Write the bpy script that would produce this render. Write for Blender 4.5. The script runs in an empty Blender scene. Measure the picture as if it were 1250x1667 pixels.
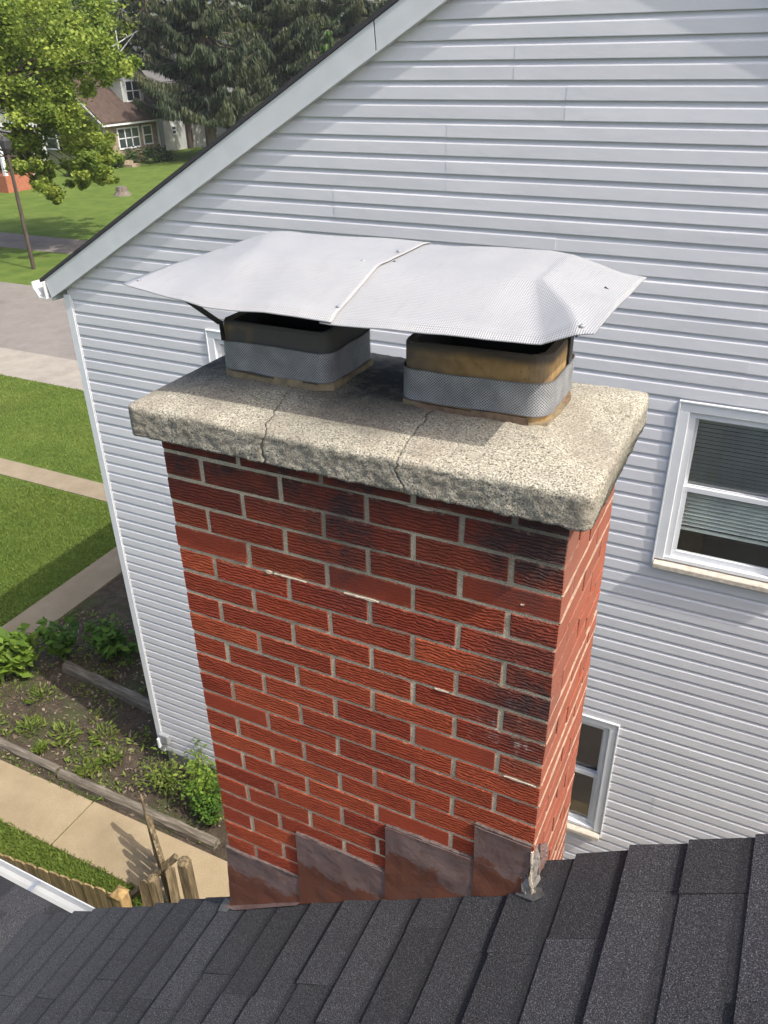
import bpy, bmesh, math, random
from mathutils import Vector, Matrix, noise
import numpy as np
R = math.radians
random.seed(7)
SC = bpy.context.scene
COL = SC.collection

# ------------------------------------------------------------------ camera
CAM_POS = Vector((0.2713, -1.3266, 0.7483))
YAW, PITCH, ROLL, FPX = -0.4636, -0.5187, -0.0197, 1317.6
def cam_axes():
    f = Vector((math.sin(YAW)*math.cos(PITCH), math.cos(YAW)*math.cos(PITCH), math.sin(PITCH)))
    rt = Vector((math.cos(YAW), -math.sin(YAW), 0)); up = rt.cross(f)
    return rt*math.cos(ROLL)+up*math.sin(ROLL), -rt*math.sin(ROLL)+up*math.cos(ROLL), f
RT, UP, FW = cam_axes()
cd = bpy.data.cameras.new('camera'); cam = bpy.data.objects.new('camera', cd); COL.objects.link(cam)
cam.matrix_world = Matrix(((RT.x, UP.x, -FW.x, CAM_POS.x), (RT.y, UP.y, -FW.y, CAM_POS.y), (RT.z, UP.z, -FW.z, CAM_POS.z), (0, 0, 0, 1)))
cd.sensor_fit = 'VERTICAL'; cd.sensor_height = 24.0; cd.lens = 24.0*FPX/1667.0
cd.clip_start = 0.02; cd.clip_end = 900
SC.camera = cam

# ------------------------------------------------------------------ light
SUN_TO = Vector((0.76, -0.160, 1.0)).normalized()
w = bpy.data.worlds.new('World'); SC.world = w; w.use_nodes = True
nt = w.node_tree; bg = nt.nodes['Background']
sky = nt.nodes.new('ShaderNodeTexSky'); sky.sky_type = 'NISHITA'; sky.sun_disc = False
sky.sun_elevation = math.asin(SUN_TO.z); sky.sun_rotation = math.atan2(SUN_TO.x, SUN_TO.y)
sky.dust_density = 5.0; sky.air_density = 1.0; sky.ozone_density = 1.0
nt.links.new(sky.outputs[0], bg.inputs[0]); bg.inputs[1].default_value = 0.15
sl = bpy.data.lights.new('sun', 'SUN'); sl.energy = 2.5; sl.angle = R(0.53); sl.color = (1.0, 0.955, 0.88)
so = bpy.data.objects.new('sun', sl); COL.objects.link(so)
so.rotation_euler = (-SUN_TO).to_track_quat('-Z', 'Y').to_euler(); so.location = (6, -4, 12)
vs = SC.view_settings; vs.view_transform = 'Standard'; vs.look = 'None'; vs.exposure = 1.0; vs.gamma = 1.0; vs.use_curve_mapping = False
SC.render.engine = 'CYCLES'; SC.cycles.max_bounces = 6; SC.cycles.transparent_max_bounces = 12; SC.cycles.use_denoising = True

# ------------------------------------------------------------------ helpers
def at(u, v, hd):
    """world point seen at photo position (u, v), hd metres away over ground"""
    d = RT*((u-625)/FPX) - UP*((v-833.5)/FPX) + FW
    return CAM_POS + d*(hd/math.hypot(d.x, d.y))
def nm(n): return n
class NT:
    def __init__(s, name):
        s.m = bpy.data.materials.new(name); s.m.use_nodes = True; s.t = s.m.node_tree
        s.b = s.t.nodes['Principled BSDF']; s.out = s.t.nodes['Material Output']
    def n(s, typ, **kw):
        nd = s.t.nodes.new(typ)
        for k, v in kw.items():
            if k.startswith('i_'): 
                key = k[2:]; key = int(key) if key.isdigit() else key.replace('_', ' ')
                nd.inputs[key].default_value = v
            else: setattr(nd, k, v)
        return nd
    def l(s, a, b): s.t.links.new(a, b)
    def coord(s, mode='pos', scale=(1, 1, 1), rnd=False):
        if mode == 'pos': o = s.n('ShaderNodeNewGeometry').outputs['Position']
        else: o = s.n('ShaderNodeTexCoord').outputs['Object']
        if rnd:
            oi = s.n('ShaderNodeObjectInfo'); mu = s.n('ShaderNodeMath', operation='MULTIPLY', i_1=57.3); s.l(oi.outputs['Random'], mu.inputs[0])
            ad = s.n('ShaderNodeVectorMath', operation='ADD'); s.l(o, ad.inputs[0]); s.l(mu.outputs[0], ad.inputs[1]); o = ad.outputs[0]
        mp = s.n('ShaderNodeMapping'); mp.inputs['Scale'].default_value = scale; s.l(o, mp.inputs[0]); return mp.outputs[0]
    def noise(s, co, scale, detail=4, rough=.55, dist=0):
        n = s.n('ShaderNodeTexNoise', i_Scale=scale, i_Detail=detail, i_Roughness=rough, i_Distortion=dist); s.l(co, n.inputs['Vector']); return n.outputs['Fac']
    def ramp(s, f, stops, interp='LINEAR'):
        r = s.n('ShaderNodeValToRGB'); cr = r.color_ramp; cr.interpolation = interp
        while len(cr.elements) < len(stops): cr.elements.new(.5)
        for e, (p, c) in zip(cr.elements, stops):
            e.position = p; e.color = (c, c, c, 1) if isinstance(c, (int, float)) else (*c, 1)
        s.l(f, r.inputs[0]); return r.outputs[0]
    def mix(s, f, a, b, mode='MIX'):
        m = s.n('ShaderNodeMix', data_type='RGBA', blend_type=mode)
        for inp, v in ((m.inputs['Factor'], f), (m.inputs['A'], a), (m.inputs['B'], b)):
            if isinstance(v, (int, float)): inp.default_value = v
            elif isinstance(v, tuple): inp.default_value = (*v, 1)
            else: s.l(v, inp)
        return m.outputs['Result']
    def math(s, op, a, b=0.0, clamp=False):
        m = s.n('ShaderNodeMath', operation=op, use_clamp=clamp)
        for i, v in ((0, a), (1, b)):
            if isinstance(v, (int, float)): m.inputs[i].default_value = v
            else: s.l(v, m.inputs[i])
        return m.outputs[0]
    def rand(s): return s.n('ShaderNodeObjectInfo').outputs['Random']
    def bump(s, h, strength=.5, dist=.01, prev=None):
        b = s.n('ShaderNodeBump', i_Strength=strength, i_Distance=dist); s.l(h, b.inputs['Height'])
        if prev is not None: s.l(prev, b.inputs['Normal'])
        s.l(b.outputs[0], s.b.inputs['Normal']); return b.outputs[0]
    def col(s, c):
        if isinstance(c, tuple): s.b.inputs['Base Color'].default_value = (*c, 1)
        else: s.l(c, s.b.inputs['Base Color'])
    def set(s, rough=.8, metal=0.0, spec=.5):
        s.b.inputs['Roughness'].default_value = rough; s.b.inputs['Metallic'].default_value = metal; s.b.inputs['Specular IOR Level'].default_value = spec
MAT = {}
def plain(name, c, rough=.8, metal=0.0, var=.12, scale=6, bump=0.0, bscale=40, mode='pos', spec=.4):
    t = NT(name); co = t.coord(mode); n = t.noise(co, scale, 5)
    lo = tuple(x*(1-var) for x in c); hi = tuple(min(1, x*(1+var)) for x in c)
    t.col(t.ramp(n, [(.3, lo), (.7, hi)])); t.set(rough, metal, spec)
    if bump: t.bump(t.noise(co, bscale, 5), bump, .01)
    MAT[name] = t.m; return t.m

def blob(t, pos, r, stretch=(1, 1, 1)):
    """soft round mask about a world position"""
    g = t.n('ShaderNodeNewGeometry').outputs['Position']
    s_ = t.n('ShaderNodeVectorMath', operation='SUBTRACT'); t.l(g, s_.inputs[0]); s_.inputs[1].default_value = pos
    m_ = t.n('ShaderNodeVectorMath', operation='MULTIPLY'); t.l(s_.outputs[0], m_.inputs[0]); m_.inputs[1].default_value = stretch
    l_ = t.n('ShaderNodeVectorMath', operation='LENGTH'); t.l(m_.outputs[0], l_.inputs[0])
    return t.math('SUBTRACT', 1.0, t.math('DIVIDE', l_.outputs['Value'], r), clamp=True)

def mat_brick():
    t = NT('brick'); co = t.coord('obj', rnd=True); wp = t.coord('pos')
    base = t.ramp(t.rand(), [(0, (.26, .050, .025)), (.2, (.31, .066, .031)), (.4, (.20, .038, .023)), (.6, (.345, .077, .035)), (.8, (.235, .046, .027)), (1, (.29, .058, .029))])
    n = t.noise(co, 18, 5); c = t.mix(t.ramp(n, [(.35, 0.0), (.75, .55)]), base, (.20, .043, .026))
    c = t.mix(t.ramp(t.noise(co, 60, 3), [(.62, 0.0), (.8, .35)]), c, (.40, .14, .075))
    # soot and burnt patches, and a full-width band under the crown
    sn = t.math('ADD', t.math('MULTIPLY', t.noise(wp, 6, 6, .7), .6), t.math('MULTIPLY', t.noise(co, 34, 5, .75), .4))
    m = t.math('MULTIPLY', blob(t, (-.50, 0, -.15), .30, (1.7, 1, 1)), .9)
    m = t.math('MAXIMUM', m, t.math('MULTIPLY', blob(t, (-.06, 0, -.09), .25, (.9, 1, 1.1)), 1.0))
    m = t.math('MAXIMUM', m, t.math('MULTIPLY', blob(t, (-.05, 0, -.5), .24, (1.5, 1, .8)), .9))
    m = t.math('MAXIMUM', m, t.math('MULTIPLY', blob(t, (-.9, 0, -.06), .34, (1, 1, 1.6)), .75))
    m = t.math('MAXIMUM', m, t.math('MULTIPLY', blob(t, (-.5, 0, 0.0), .36, (.12, .1, 1)), .72))  # band mixes soot with the crown's shadow, put into the colour
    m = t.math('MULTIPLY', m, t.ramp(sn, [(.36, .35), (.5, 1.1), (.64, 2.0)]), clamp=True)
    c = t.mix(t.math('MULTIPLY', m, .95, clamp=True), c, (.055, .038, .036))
    # lime and sand clinging along the brick's edges
    oc = t.n('ShaderNodeSeparateXYZ'); t.l(t.n('ShaderNodeTexCoord').outputs['Object'], oc.inputs[0])
    ez = t.ramp(t.math('MULTIPLY', t.math('ABSOLUTE', oc.outputs['Z']), 34.0), [(.74, 0.0), (1.0, 1.0)])
    c = t.mix(t.math('MULTIPLY', ez, t.ramp(t.noise(co, 40, 5, .75), [(.52, 0.0), (.68, .6)])), c, (.32, .25, .16))
    c = t.mix(t.ramp(t.noise(wp, 9, 6, .75), [(.6, 0.0), (.8, .2)]), c, (.30, .16, .10))
    # pale efflorescence near the lower right corner
    e = t.math('MULTIPLY', blob(t, (-.02, 0, -.62), .16, (.8, 1, 1.2)), t.ramp(t.noise(wp, 26, 6, .7), [(.55, 0.0), (.72, 1.0)]))
    c = t.mix(t.math('MULTIPLY', e, .7), c, (.5, .46, .42))
    # sandy wash of old mortar over the side turned to the right
    sx = t.n('ShaderNodeSeparateXYZ'); t.l(t.n('ShaderNodeNewGeometry').outputs['True Normal'], sx.inputs[0])
    side = t.math('GREATER_THAN', sx.outputs['X'], .7)
    wash = t.ramp(t.noise(wp, 12, 6, .7), [(.3, .45), (.7, .85)])
    c = t.mix(t.math('MULTIPLY', side, wash), c, (.26, .112, .078))
    t.col(c); t.set(.92, 0, .04)
    # combed wavy face
    wv = t.coord('obj', (45, 45, 130), True); cw = t.coord('obj', (.55, .55, 1), True)
    wt = t.n('ShaderNodeTexWave', wave_type='BANDS', bands_direction='Z', wave_profile='SIN', i_Scale=37.0, i_Distortion=8.0, i_Detail=3.0, i_Detail_Scale=1.7, i_Detail_Roughness=.6); t.l(cw, wt.inputs[0])
    h = t.math('ADD', t.math('MULTIPLY', wt.outputs['Fac'], .5), t.math('MULTIPLY', t.noise(wv, 1.0, 3, .6, 1.0), .5))
    s = t.ramp(t.rand(), [(0, .9), (.12, .9), (.13, 1.0), (.93, 1.0), (.94, .12), (1, .12)], 'CONSTANT')
    hh = t.math('MULTIPLY', t.math('MULTIPLY', t.ramp(h, [(.25, 0.0), (.72, 1.0)]), s), t.math('SUBTRACT', 1.0, t.math('MULTIPLY', side, .85)))
    b1 = t.bump(hh, .7, .0045); t.bump(t.noise(co, 240, 3), .35, .002, b1)
    MAT['brick'] = t.m
def mat_mortar():
    t = NT('mortar'); co = t.coord('pos'); n = t.noise(co, 320, 3, .7); n2 = t.noise(co, 14, 4)
    c = t.ramp(n, [(.3, (.22, .19, .125)), (.5, (.50, .445, .32)), (.72, (.72, .66, .52))])
    c = t.mix(t.ramp(n2, [(.45, 0.0), (.75, .5)]), c, (.17, .14, .095))
    sxm = t.n('ShaderNodeSeparateXYZ'); t.l(t.n('ShaderNodeNewGeometry').outputs['True Normal'], sxm.inputs[0])
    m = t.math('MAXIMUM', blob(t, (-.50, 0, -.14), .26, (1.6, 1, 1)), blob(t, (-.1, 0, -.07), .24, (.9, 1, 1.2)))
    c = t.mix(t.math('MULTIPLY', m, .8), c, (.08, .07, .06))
    c = t.mix(t.math('MULTIPLY', t.math('GREATER_THAN', sxm.outputs['X'], .7), .85), c, (.26, .112, .078))
    t.col(c); t.set(.95, 0, .2); t.bump(n, .8, .005); MAT['mortar'] = t.m
def mat_concrete_crown():
    t = NT('crown_concrete'); co = t.coord('pos'); n = t.noise(co, 250, 3, .75); n2 = t.noise(co, 9, 5); n3 = t.noise(co, 95, 3, .7)
    c = t.ramp(n, [(.37, (.05, .046, .037)), (.44, (.235, .215, .165)), (.52, (.37, .345, .275)), (.68, (.56, .53, .44))])
    c = t.mix(t.ramp(n2, [(.45, 0.0), (.75, .4)]), c, (.33, .26, .20))
    c = t.mix(t.ramp(n3, [(.6, 0.0), (.7, .7)]), c, (.09, .083, .066))
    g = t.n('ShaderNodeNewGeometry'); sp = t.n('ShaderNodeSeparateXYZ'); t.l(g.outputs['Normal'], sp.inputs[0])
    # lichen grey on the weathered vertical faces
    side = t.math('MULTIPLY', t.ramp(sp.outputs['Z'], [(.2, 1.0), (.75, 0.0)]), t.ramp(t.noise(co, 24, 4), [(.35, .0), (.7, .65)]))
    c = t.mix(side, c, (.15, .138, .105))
    c = t.mix(t.ramp(t.noise(co, 4.5, 6, .7), [(.46, 0.0), (.7, .65)]), c, (.17, .158, .13))
    c = t.mix(t.ramp(t.noise(co, 17, 6, .75), [(.58, 0.0), (.74, .5)]), c, (.10, .097, .085))
    soot = t.math('MAXIMUM', blob(t, (-.51, .30, .07), .36, (1.5, 1, 1)), t.math('MULTIPLY', blob(t, (-.93, .34, .07), .34), .9))  # soot by the flues, widened to put the cover's shadow into the colour
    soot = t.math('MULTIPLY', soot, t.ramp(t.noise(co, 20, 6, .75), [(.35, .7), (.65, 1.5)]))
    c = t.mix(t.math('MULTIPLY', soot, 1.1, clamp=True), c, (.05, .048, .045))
    t.col(c); t.set(.95, 0, .2); b = t.bump(n, .8, .004); t.bump(n3, .5, .006, b); MAT['crown_concrete'] = t.m
def mat_shingle():
    t = NT('shingle'); co = t.coord('pos'); g = t.noise(co, 330, 2, .8)
    rr = t.n('ShaderNodeMapRange', i_3=.76, i_4=1.24); t.l(t.rand(), rr.inputs[0])
    c = t.ramp(g, [(.36, (.008, .008, .009)), (.48, (.030, .030, .033)), (.58, (.056, .056, .062)), (.72, (.20, .20, .215))])
    mu = t.n('ShaderNodeVectorMath', operation='SCALE'); t.l(c, mu.inputs[0]); t.l(rr.outputs[0], mu.inputs['Scale'])
    ob = t.n('ShaderNodeSeparateXYZ'); t.l(t.n('ShaderNodeTexCoord').outputs['Object'], ob.inputs[0])
    sl_ = t.math('ADD', t.math('ADD', t.math('MULTIPLY', ob.outputs['X'], .823), t.math('MULTIPLY', ob.outputs['Z'], .568)), t.math('MULTIPLY', t.noise(co, 30, 3), .012))
    bandf = t.ramp(t.math('MULTIPLY', sl_, 10.0), [(.34, 0.0), (.48, .5)])  # printed shadow band; puts the butt's shadow line into the shingle colour
    bandf = t.math('MULTIPLY', bandf, t.math('LESS_THAN', sl_, .12))
    mu2 = t.mix(bandf, mu.outputs[0], (.012, .012, .014))
    c = t.mix(t.ramp(t.noise(co, 5, 4), [(.5, 0.0), (.8, .4)]), mu2, (.03, .03, .036))
    t.col(c); t.set(.9, 0, .3); t.bump(g, 1.0, .004); MAT['shingle'] = t.m
def mat_siding():
    t = NT('vinyl_siding'); co = t.coord('pos', (1.2, 1, 26)); n = t.noise(co, 9, 4); co2 = t.coord('pos')
    c = t.ramp(t.noise(co2, .9, 4), [(.3, (.535, .537, .56)), (.7, (.572, .573, .59))])
    rr = t.ramp(t.rand(), [(0, (.96, .96, .96)), (1, (1.03, 1.03, 1.03))])
    c = t.mix(1.0, c, rr, 'MULTIPLY')
    t.col(c); t.set(.5, 0, .4); b0 = t.bump(n, .05, .002); t.bump(t.noise(t.coord('pos', (1, 1, 2)), 2.2, 3), .25, .02, b0); MAT['vinyl_siding'] = t.m
def mat_cover():
    t = NT('embossed_aluminium'); co = t.coord('pos')
    w1 = t.n('ShaderNodeTexWave', wave_type='BANDS', bands_direction='X', i_Scale=72.0, i_Distortion=.0); t.l(co, w1.inputs[0])
    w2 = t.n('ShaderNodeTexWave', wave_type='BANDS', bands_direction='Y', i_Scale=60.0, i_Distortion=.0); t.l(co, w2.inputs[0])
    h = t.math('ADD', w1.outputs['Fac'], t.math('MULTIPLY', w2.outputs['Fac'], .5))
    n = t.noise(co, 5, 5, .6)
    c = t.ramp(n, [(.3, (.33, .329, .329)), (.7, (.372, .370, .367))])
    c = t.mix(t.ramp(t.noise(co, 30, 4), [(.6, 0.0), (.8, .3)]), c, (.25, .245, .24))
    c = t.mix(t.ramp(h, [(.2, .22), (.9, 0.0)]), c, (.16, .16, .165))
    c = t.mix(t.ramp(t.noise(t.coord('pos', (14, 3, 3)), 3, 6, .7), [(.55, 0.0), (.75, .3)]), c, (.21, .205, .20))
    t.col(c); t.set(.45, .15, .4); t.bump(h, .8, .0009); MAT['embossed_aluminium'] = t.m
def mat_flue():
    t = NT('clay_flue'); co = t.coord('pos'); n = t.noise(co, 22, 5); 
    c = t.ramp(n, [(.3, (.20, .125, .055)), (.55, (.30, .195, .085)), (.75, (.35, .25, .125))])
    c = t.mix(t.ramp(t.noise(co, 75, 4), [(.64, 0.0), (.72, .8)]), c, (.06, .04, .025))
    sp = t.n('ShaderNodeSeparateXYZ'); t.l(t.n('ShaderNodeNewGeometry').outputs['Position'], sp.inputs[0])
    z = t.math('ADD', sp.outputs['Z'], t.math('MULTIPLY', t.noise(co, 15, 4), .02))
    c = t.mix(t.ramp(z, [(.213, 0.0), (.226, .9)]), c, (.05, .045, .04))
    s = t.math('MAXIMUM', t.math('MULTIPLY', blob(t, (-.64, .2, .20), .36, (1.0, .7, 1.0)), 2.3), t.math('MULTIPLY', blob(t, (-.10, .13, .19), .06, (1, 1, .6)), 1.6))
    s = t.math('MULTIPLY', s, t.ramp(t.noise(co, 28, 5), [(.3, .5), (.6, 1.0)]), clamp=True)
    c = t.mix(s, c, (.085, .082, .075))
    t.col(c); t.set(.9, 0, .2); t.bump(t.noise(co, 160, 4), .4, .003); MAT['clay_flue'] = t.m
def mat_flash():
    t = NT('rusty_flashing'); co = t.coord('pos'); n = t.noise(co, 13, 6, .65); sp = t.n('ShaderNodeSeparateXYZ'); t.l(t.n('ShaderNodeTexCoord').outputs['Object'], sp.inputs[0])
    c = t.ramp(t.noise(co, 7, 4), [(.3, (.125, .083, .075)), (.7, (.195, .135, .12))])
    h = t.math('ADD', t.math('MULTIPLY', sp.outputs['Z'], -6.0), t.math('MULTIPLY', n, 1.7))
    c = t.mix(t.ramp(h, [(.86, 0.0), (.98, 1.0)]), c, (.13, .048, .028)); c = t.mix(t.ramp(t.noise(co, 19, 6, .75), [(.52, 0.0), (.62, .6)]), c, (.12, .06, .042))
    c = t.mix(t.ramp(t.noise(co, 55, 5, .7), [(.6, 0.0), (.68, .7)]), c, (.07, .04, .035))
    c = t.mix(t.ramp(t.noise(co, 26, 5, .7), [(.66, 0.0), (.74, .6)]), c, (.27, .2, .16))
    t.col(c); t.set(.6, .15, .4); t.bump(t.noise(co, 30, 5), .3, .006); MAT['rusty_flashing'] = t.m
def mat_lawn():
    t = NT('lawn'); co = t.coord('pos'); n = t.noise(co, 1.1, 6, .65); f = t.noise(co, 26, 4, .7)
    c = t.ramp(n, [(.28, (.062, .102, .017)), (.5, (.10, .145, .026)), (.72, (.15, .185, .04))])
    c = t.mix(t.ramp(f, [(.42, .0), (.7, .8)]), c, (.04, .075, .014)); c = t.mix(t.ramp(t.noise(co, .35, 4), [(.62, 0.0), (.8, .5)]), c, (.13, .125, .05))
    t.col(c); t.set(.95, 0, .15); t.bump(f, .8, .05); MAT['lawn'] = t.m
def mat_dirt():
    t = NT('bed_soil'); co = t.coord('pos'); n = t.noise(co, 6, 6, .7); f = t.noise(co, 45, 4, .7)
    c = t.ramp(n, [(.3, (.035, .027, .02)), (.55, (.075, .058, .042)), (.75, (.13, .105, .075))])
    c = t.mix(t.ramp(f, [(.58, 0.0), (.7, .7)]), c, (.2, .165, .12)); c = t.mix(t.ramp(t.noise(co, 1.6, 4), [(.5, 0.0), (.65, .55)]), c, (.06, .085, .025))
    t.col(c); t.set(.95, 0, .15); t.bump(f, .9, .03); MAT['bed_soil'] = t.m
def mat_walk(name, a, b, crack=True):
    t = NT(name); co = t.coord('pos'); n = t.noise(co, 2.2, 6, .65); f = t.noise(co, 60, 4, .7)
    c = t.ramp(n, [(.3, a), (.7, b)]); c = t.mix(t.ramp(f, [(.5, 0.0), (.75, .45)]), c, tuple(x*.55 for x in a))
    c = t.mix(t.ramp(t.noise(co, .5, 5), [(.55, 0.0), (.75, .4)]), c, tuple(x*.62 for x in a))
    t.col(c); t.set(.92, 0, .2); t.bump(f, .5, .008); MAT[name] = t.m
def mat_wood(name, a, b, axis_scale, mode='obj'):
    t = NT(name); co = t.coord(mode, axis_scale, True); n = t.noise(co, 1, 6, .65); 
    c = t.ramp(n, [(.3, tuple(x*.45 for x in a)), (.5, a), (.72, b)]); t.col(c); t.set(.9, 0, .2); t.bump(n, .7, .012); MAT[name] = t.m
def mat_leaf(name, cols, trans=.35, rough=.6, nscale=1.2):
    t = NT(name); co = t.coord('pos'); a = t.n('ShaderNodeAttribute', attribute_name='tone')
    c = t.ramp(a.outputs['Fac'], [(i/(len(cols)-1), k) for i, k in enumerate(cols)])
    t.col(c); t.set(rough, 0, .25)
    tr = t.n('ShaderNodeBsdfTranslucent'); t.l(c, tr.inputs[0]); mx = t.n('ShaderNodeMixShader', i_0=trans)
    t.l(t.b.outputs[0], mx.inputs[1]); t.l(tr.outputs[0], mx.inputs[2]); t.l(mx.outputs[0], t.out.inputs[0]); MAT[name] = t.m
def mat_glass():
    t = NT('window_glass'); tr = t.n('ShaderNodeBsdfTransparent'); tr.inputs[0].default_value = (.86, .9, .88, 1)
    gl = t.n('ShaderNodeBsdfGlossy'); gl.inputs['Roughness'].default_value = .03; fr = t.n('ShaderNodeFresnel', i_IOR=1.5)
    f = t.math('ADD', fr.outputs[0], .12, True); mx = t.n('ShaderNodeMixShader'); t.l(f, mx.inputs[0]); t.l(tr.outputs[0], mx.inputs[1]); t.l(gl.outputs[0], mx.inputs[2]); t.l(mx.outputs[0], t.out.inputs[0])
    MAT['window_glass'] = t.m
def mat_bark(name, a, b):
    t = NT(name); co = t.coord('pos', (1, 1, .25)); n = t.noise(co, 9, 5, .65); t.col(t.ramp(n, [(.3, a), (.7, b)])); t.set(.95, 0, .1); t.bump(n, .9, .06); MAT[name] = t.m
def mat_boards(name, c, period, dark=.45):
    """far lap siding: thin shade line per board as relief"""
    t = NT(name); co = t.coord('pos'); sp = t.n('ShaderNodeSeparateXYZ'); t.l(co, sp.inputs[0])
    f = t.math('FRACT', t.math('DIVIDE', sp.outputs['Z'], period)); t.col(t.ramp(t.noise(co, 1.2, 4), [(.3, tuple(x*.9 for x in c)), (.7, c)])); t.set(.7, 0, .3)
    t.bump(f, .7, period*.15); MAT[name] = t.m
mat_brick(); mat_mortar(); mat_concrete_crown(); mat_shingle(); mat_siding(); mat_cover(); mat_flue(); mat_flash(); mat_lawn(); mat_dirt(); mat_glass()
mat_walk('walk_concrete', (.265, .205, .125), (.335, .268, .172)); mat_walk('path_concrete', (.20, .16, .105), (.26, .215, .15)); mat_walk('street_asphalt', (.155, .14, .125), (.20, .182, .164)); mat_walk('apron_gravel', (.22, .20, .168), (.29, .265, .225)); mat_walk('alley_gravel', (.13, .11, .095), (.19, .165, .145))
mat_wood('grey_timber', (.135, .115, .09), (.25, .22, .175), (3, 26, 26)); mat_wood('fence_wood', (.20, .145, .07), (.34, .26, .14), (22, 22, 1.6)); mat_wood('old_picket_wood', (.14, .105, .06), (.30, .245, .155), (30, 30, 2.6)); mat_wood('new_wood', (.30, .20, .085), (.42, .29, .135), (20, 20, 3))
plain('white_trim', (.62, .635, .65), .45, var=.04); plain('grey_trim', (.53, .548, .552), .5, var=.05); plain('white_metal', (.54, .55, .55), .35, var=.05)
plain('galvanised', (.42, .43, .44), .42, .75, .2, 25); plain('mesh_backing', (.14, .143, .148), .7, .1, .3, 22); plain('mesh_strand', (.44, .445, .45), .55, .2, .35, 18)
plain('dark_metal', (.045, .045, .048), .6, .3); plain('soot', (.012, .012, .013), .95); plain('sill_stone', (.46, .41, .34), .9, var=.2, scale=25, bump=.4); plain('foundation_block', (.33, .32, .27), .9, var=.2, scale=8, bump=.4)
plain('interior_dark', (.02, .022, .028), .9); plain('blind_vinyl', (.80, .84, .80), .6); plain('grey_box', (.25, .26, .27), .6); plain('tar', (.10, .098, .095), .5, var=.4, scale=30, bump=.5); plain('lead_grey', (.20, .185, .17), .6, .2, .35, 30, .5, 60)
plain('base_rubble', (.17, .115, .075), .9, var=.45, scale=30, bump=.6, bscale=60); plain('pale_rubble', (.21, .165, .10), .9, var=.3, scale=35, bump=.5, bscale=70); plain('rust_sealant', (.105, .078, .07), .8, .0, .45, 45, .5, 120); plain('side_pointing', (.33, .225, .16), .95, var=.3, scale=50); plain('smear_mortar', (.50, .42, .32), .95, var=.2, scale=60, bump=.5, bscale=200)
mat_boards('far_cream_siding', (.30, .31, .20), .26); mat_boards('far_white_siding', (.46, .475, .46), .22); plain('far_stone', (.24, .19, .13), .9, var=.35, scale=3); plain('far_roof_brown', (.065, .043, .034), .9, var=.3, scale=2.5, bump=.5, bscale=12); plain('far_brick', (.30, .11, .06), .9, var=.2, scale=6); plain('far_grey_roof', (.12, .115, .115), .9, var=.2, scale=3)
plain('far_glass', (.035, .045, .05), .15, spec=.8); plain('far_shade', (.06, .045, .035), .9)
mat_bark('bark_grey', (.09, .075, .06), (.2, .17, .14)); mat_bark('bark_dark', (.045, .035, .028), (.11, .09, .07)); mat_bark('pole_rust', (.055, .042, .035), (.10, .08, .065))
mat_leaf('maple_leaf', [(.11, .17, .028), (.18, .25, .042), (.27, .34, .06), (.36, .42, .085)], .5)
mat_leaf('dark_leaf', [(.045, .08, .026), (.08, .125, .038), (.115, .16, .055)], .4)
mat_leaf('spruce_needle', [(.03, .045, .024), (.048, .068, .034), (.075, .092, .043), (.11, .108, .055)], .28)
mat_leaf('young_needle', [(.05, .10, .025), (.09, .15, .04)], .2)
mat_leaf('shrub_leaf', [(.035, .085, .015), (.075, .155, .02), (.13, .23, .03)], .4)
mat_leaf('bright_leaf', [(.09, .16, .02), (.15, .235, .03), (.21, .28, .045)], .4)
mat_leaf('weed_leaf', [(.08, .13, .02), (.15, .21, .035), (.20, .22, .05)], .35)
mat_leaf('grass_blade', [(.10, .15, .024), (.155, .21, .038), (.23, .27, .065)], .4)
mat_leaf('dry_leaf', [(.10, .075, .045), (.19, .15, .10), (.32, .25, .19)], .1)

def thing(name, label, cat, loc=(0, 0, 0), group=None):
    o = bpy.data.objects.new(name, None); COL.objects.link(o); o.location = loc; o.empty_display_size = .1
    o['label'] = label; o['category'] = cat
    if group: o['group'] = group
    return o
def world_loc(p):
    v = Vector((0, 0, 0))
    while p is not None: v += p.location; p = p.parent
    return v
def link(name, me, mat, parent=None, loc=None, label=None, cat=None, kind=None, group=None):
    o = bpy.data.objects.new(name, me); COL.objects.link(o)
    if mat and not me.materials: me.materials.append(MAT[mat])
    L = Vector(loc) if loc is not None else Vector((0, 0, 0))
    if parent is not None:
        o.parent = parent; o.location = L - world_loc(parent)
    else: o.location = L
    if label: o['label'] = label
    if cat: o['category'] = cat
    if kind: o['kind'] = kind
    if group: o['group'] = group
    return o
def mesh(name, V, F, smooth=False):
    me = bpy.data.meshes.new(name); me.from_pydata([tuple(v) for v in V], [], F); me.update()
    if smooth: me.polygons.foreach_set('use_smooth', [True]*len(me.polygons))
    return me
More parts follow.
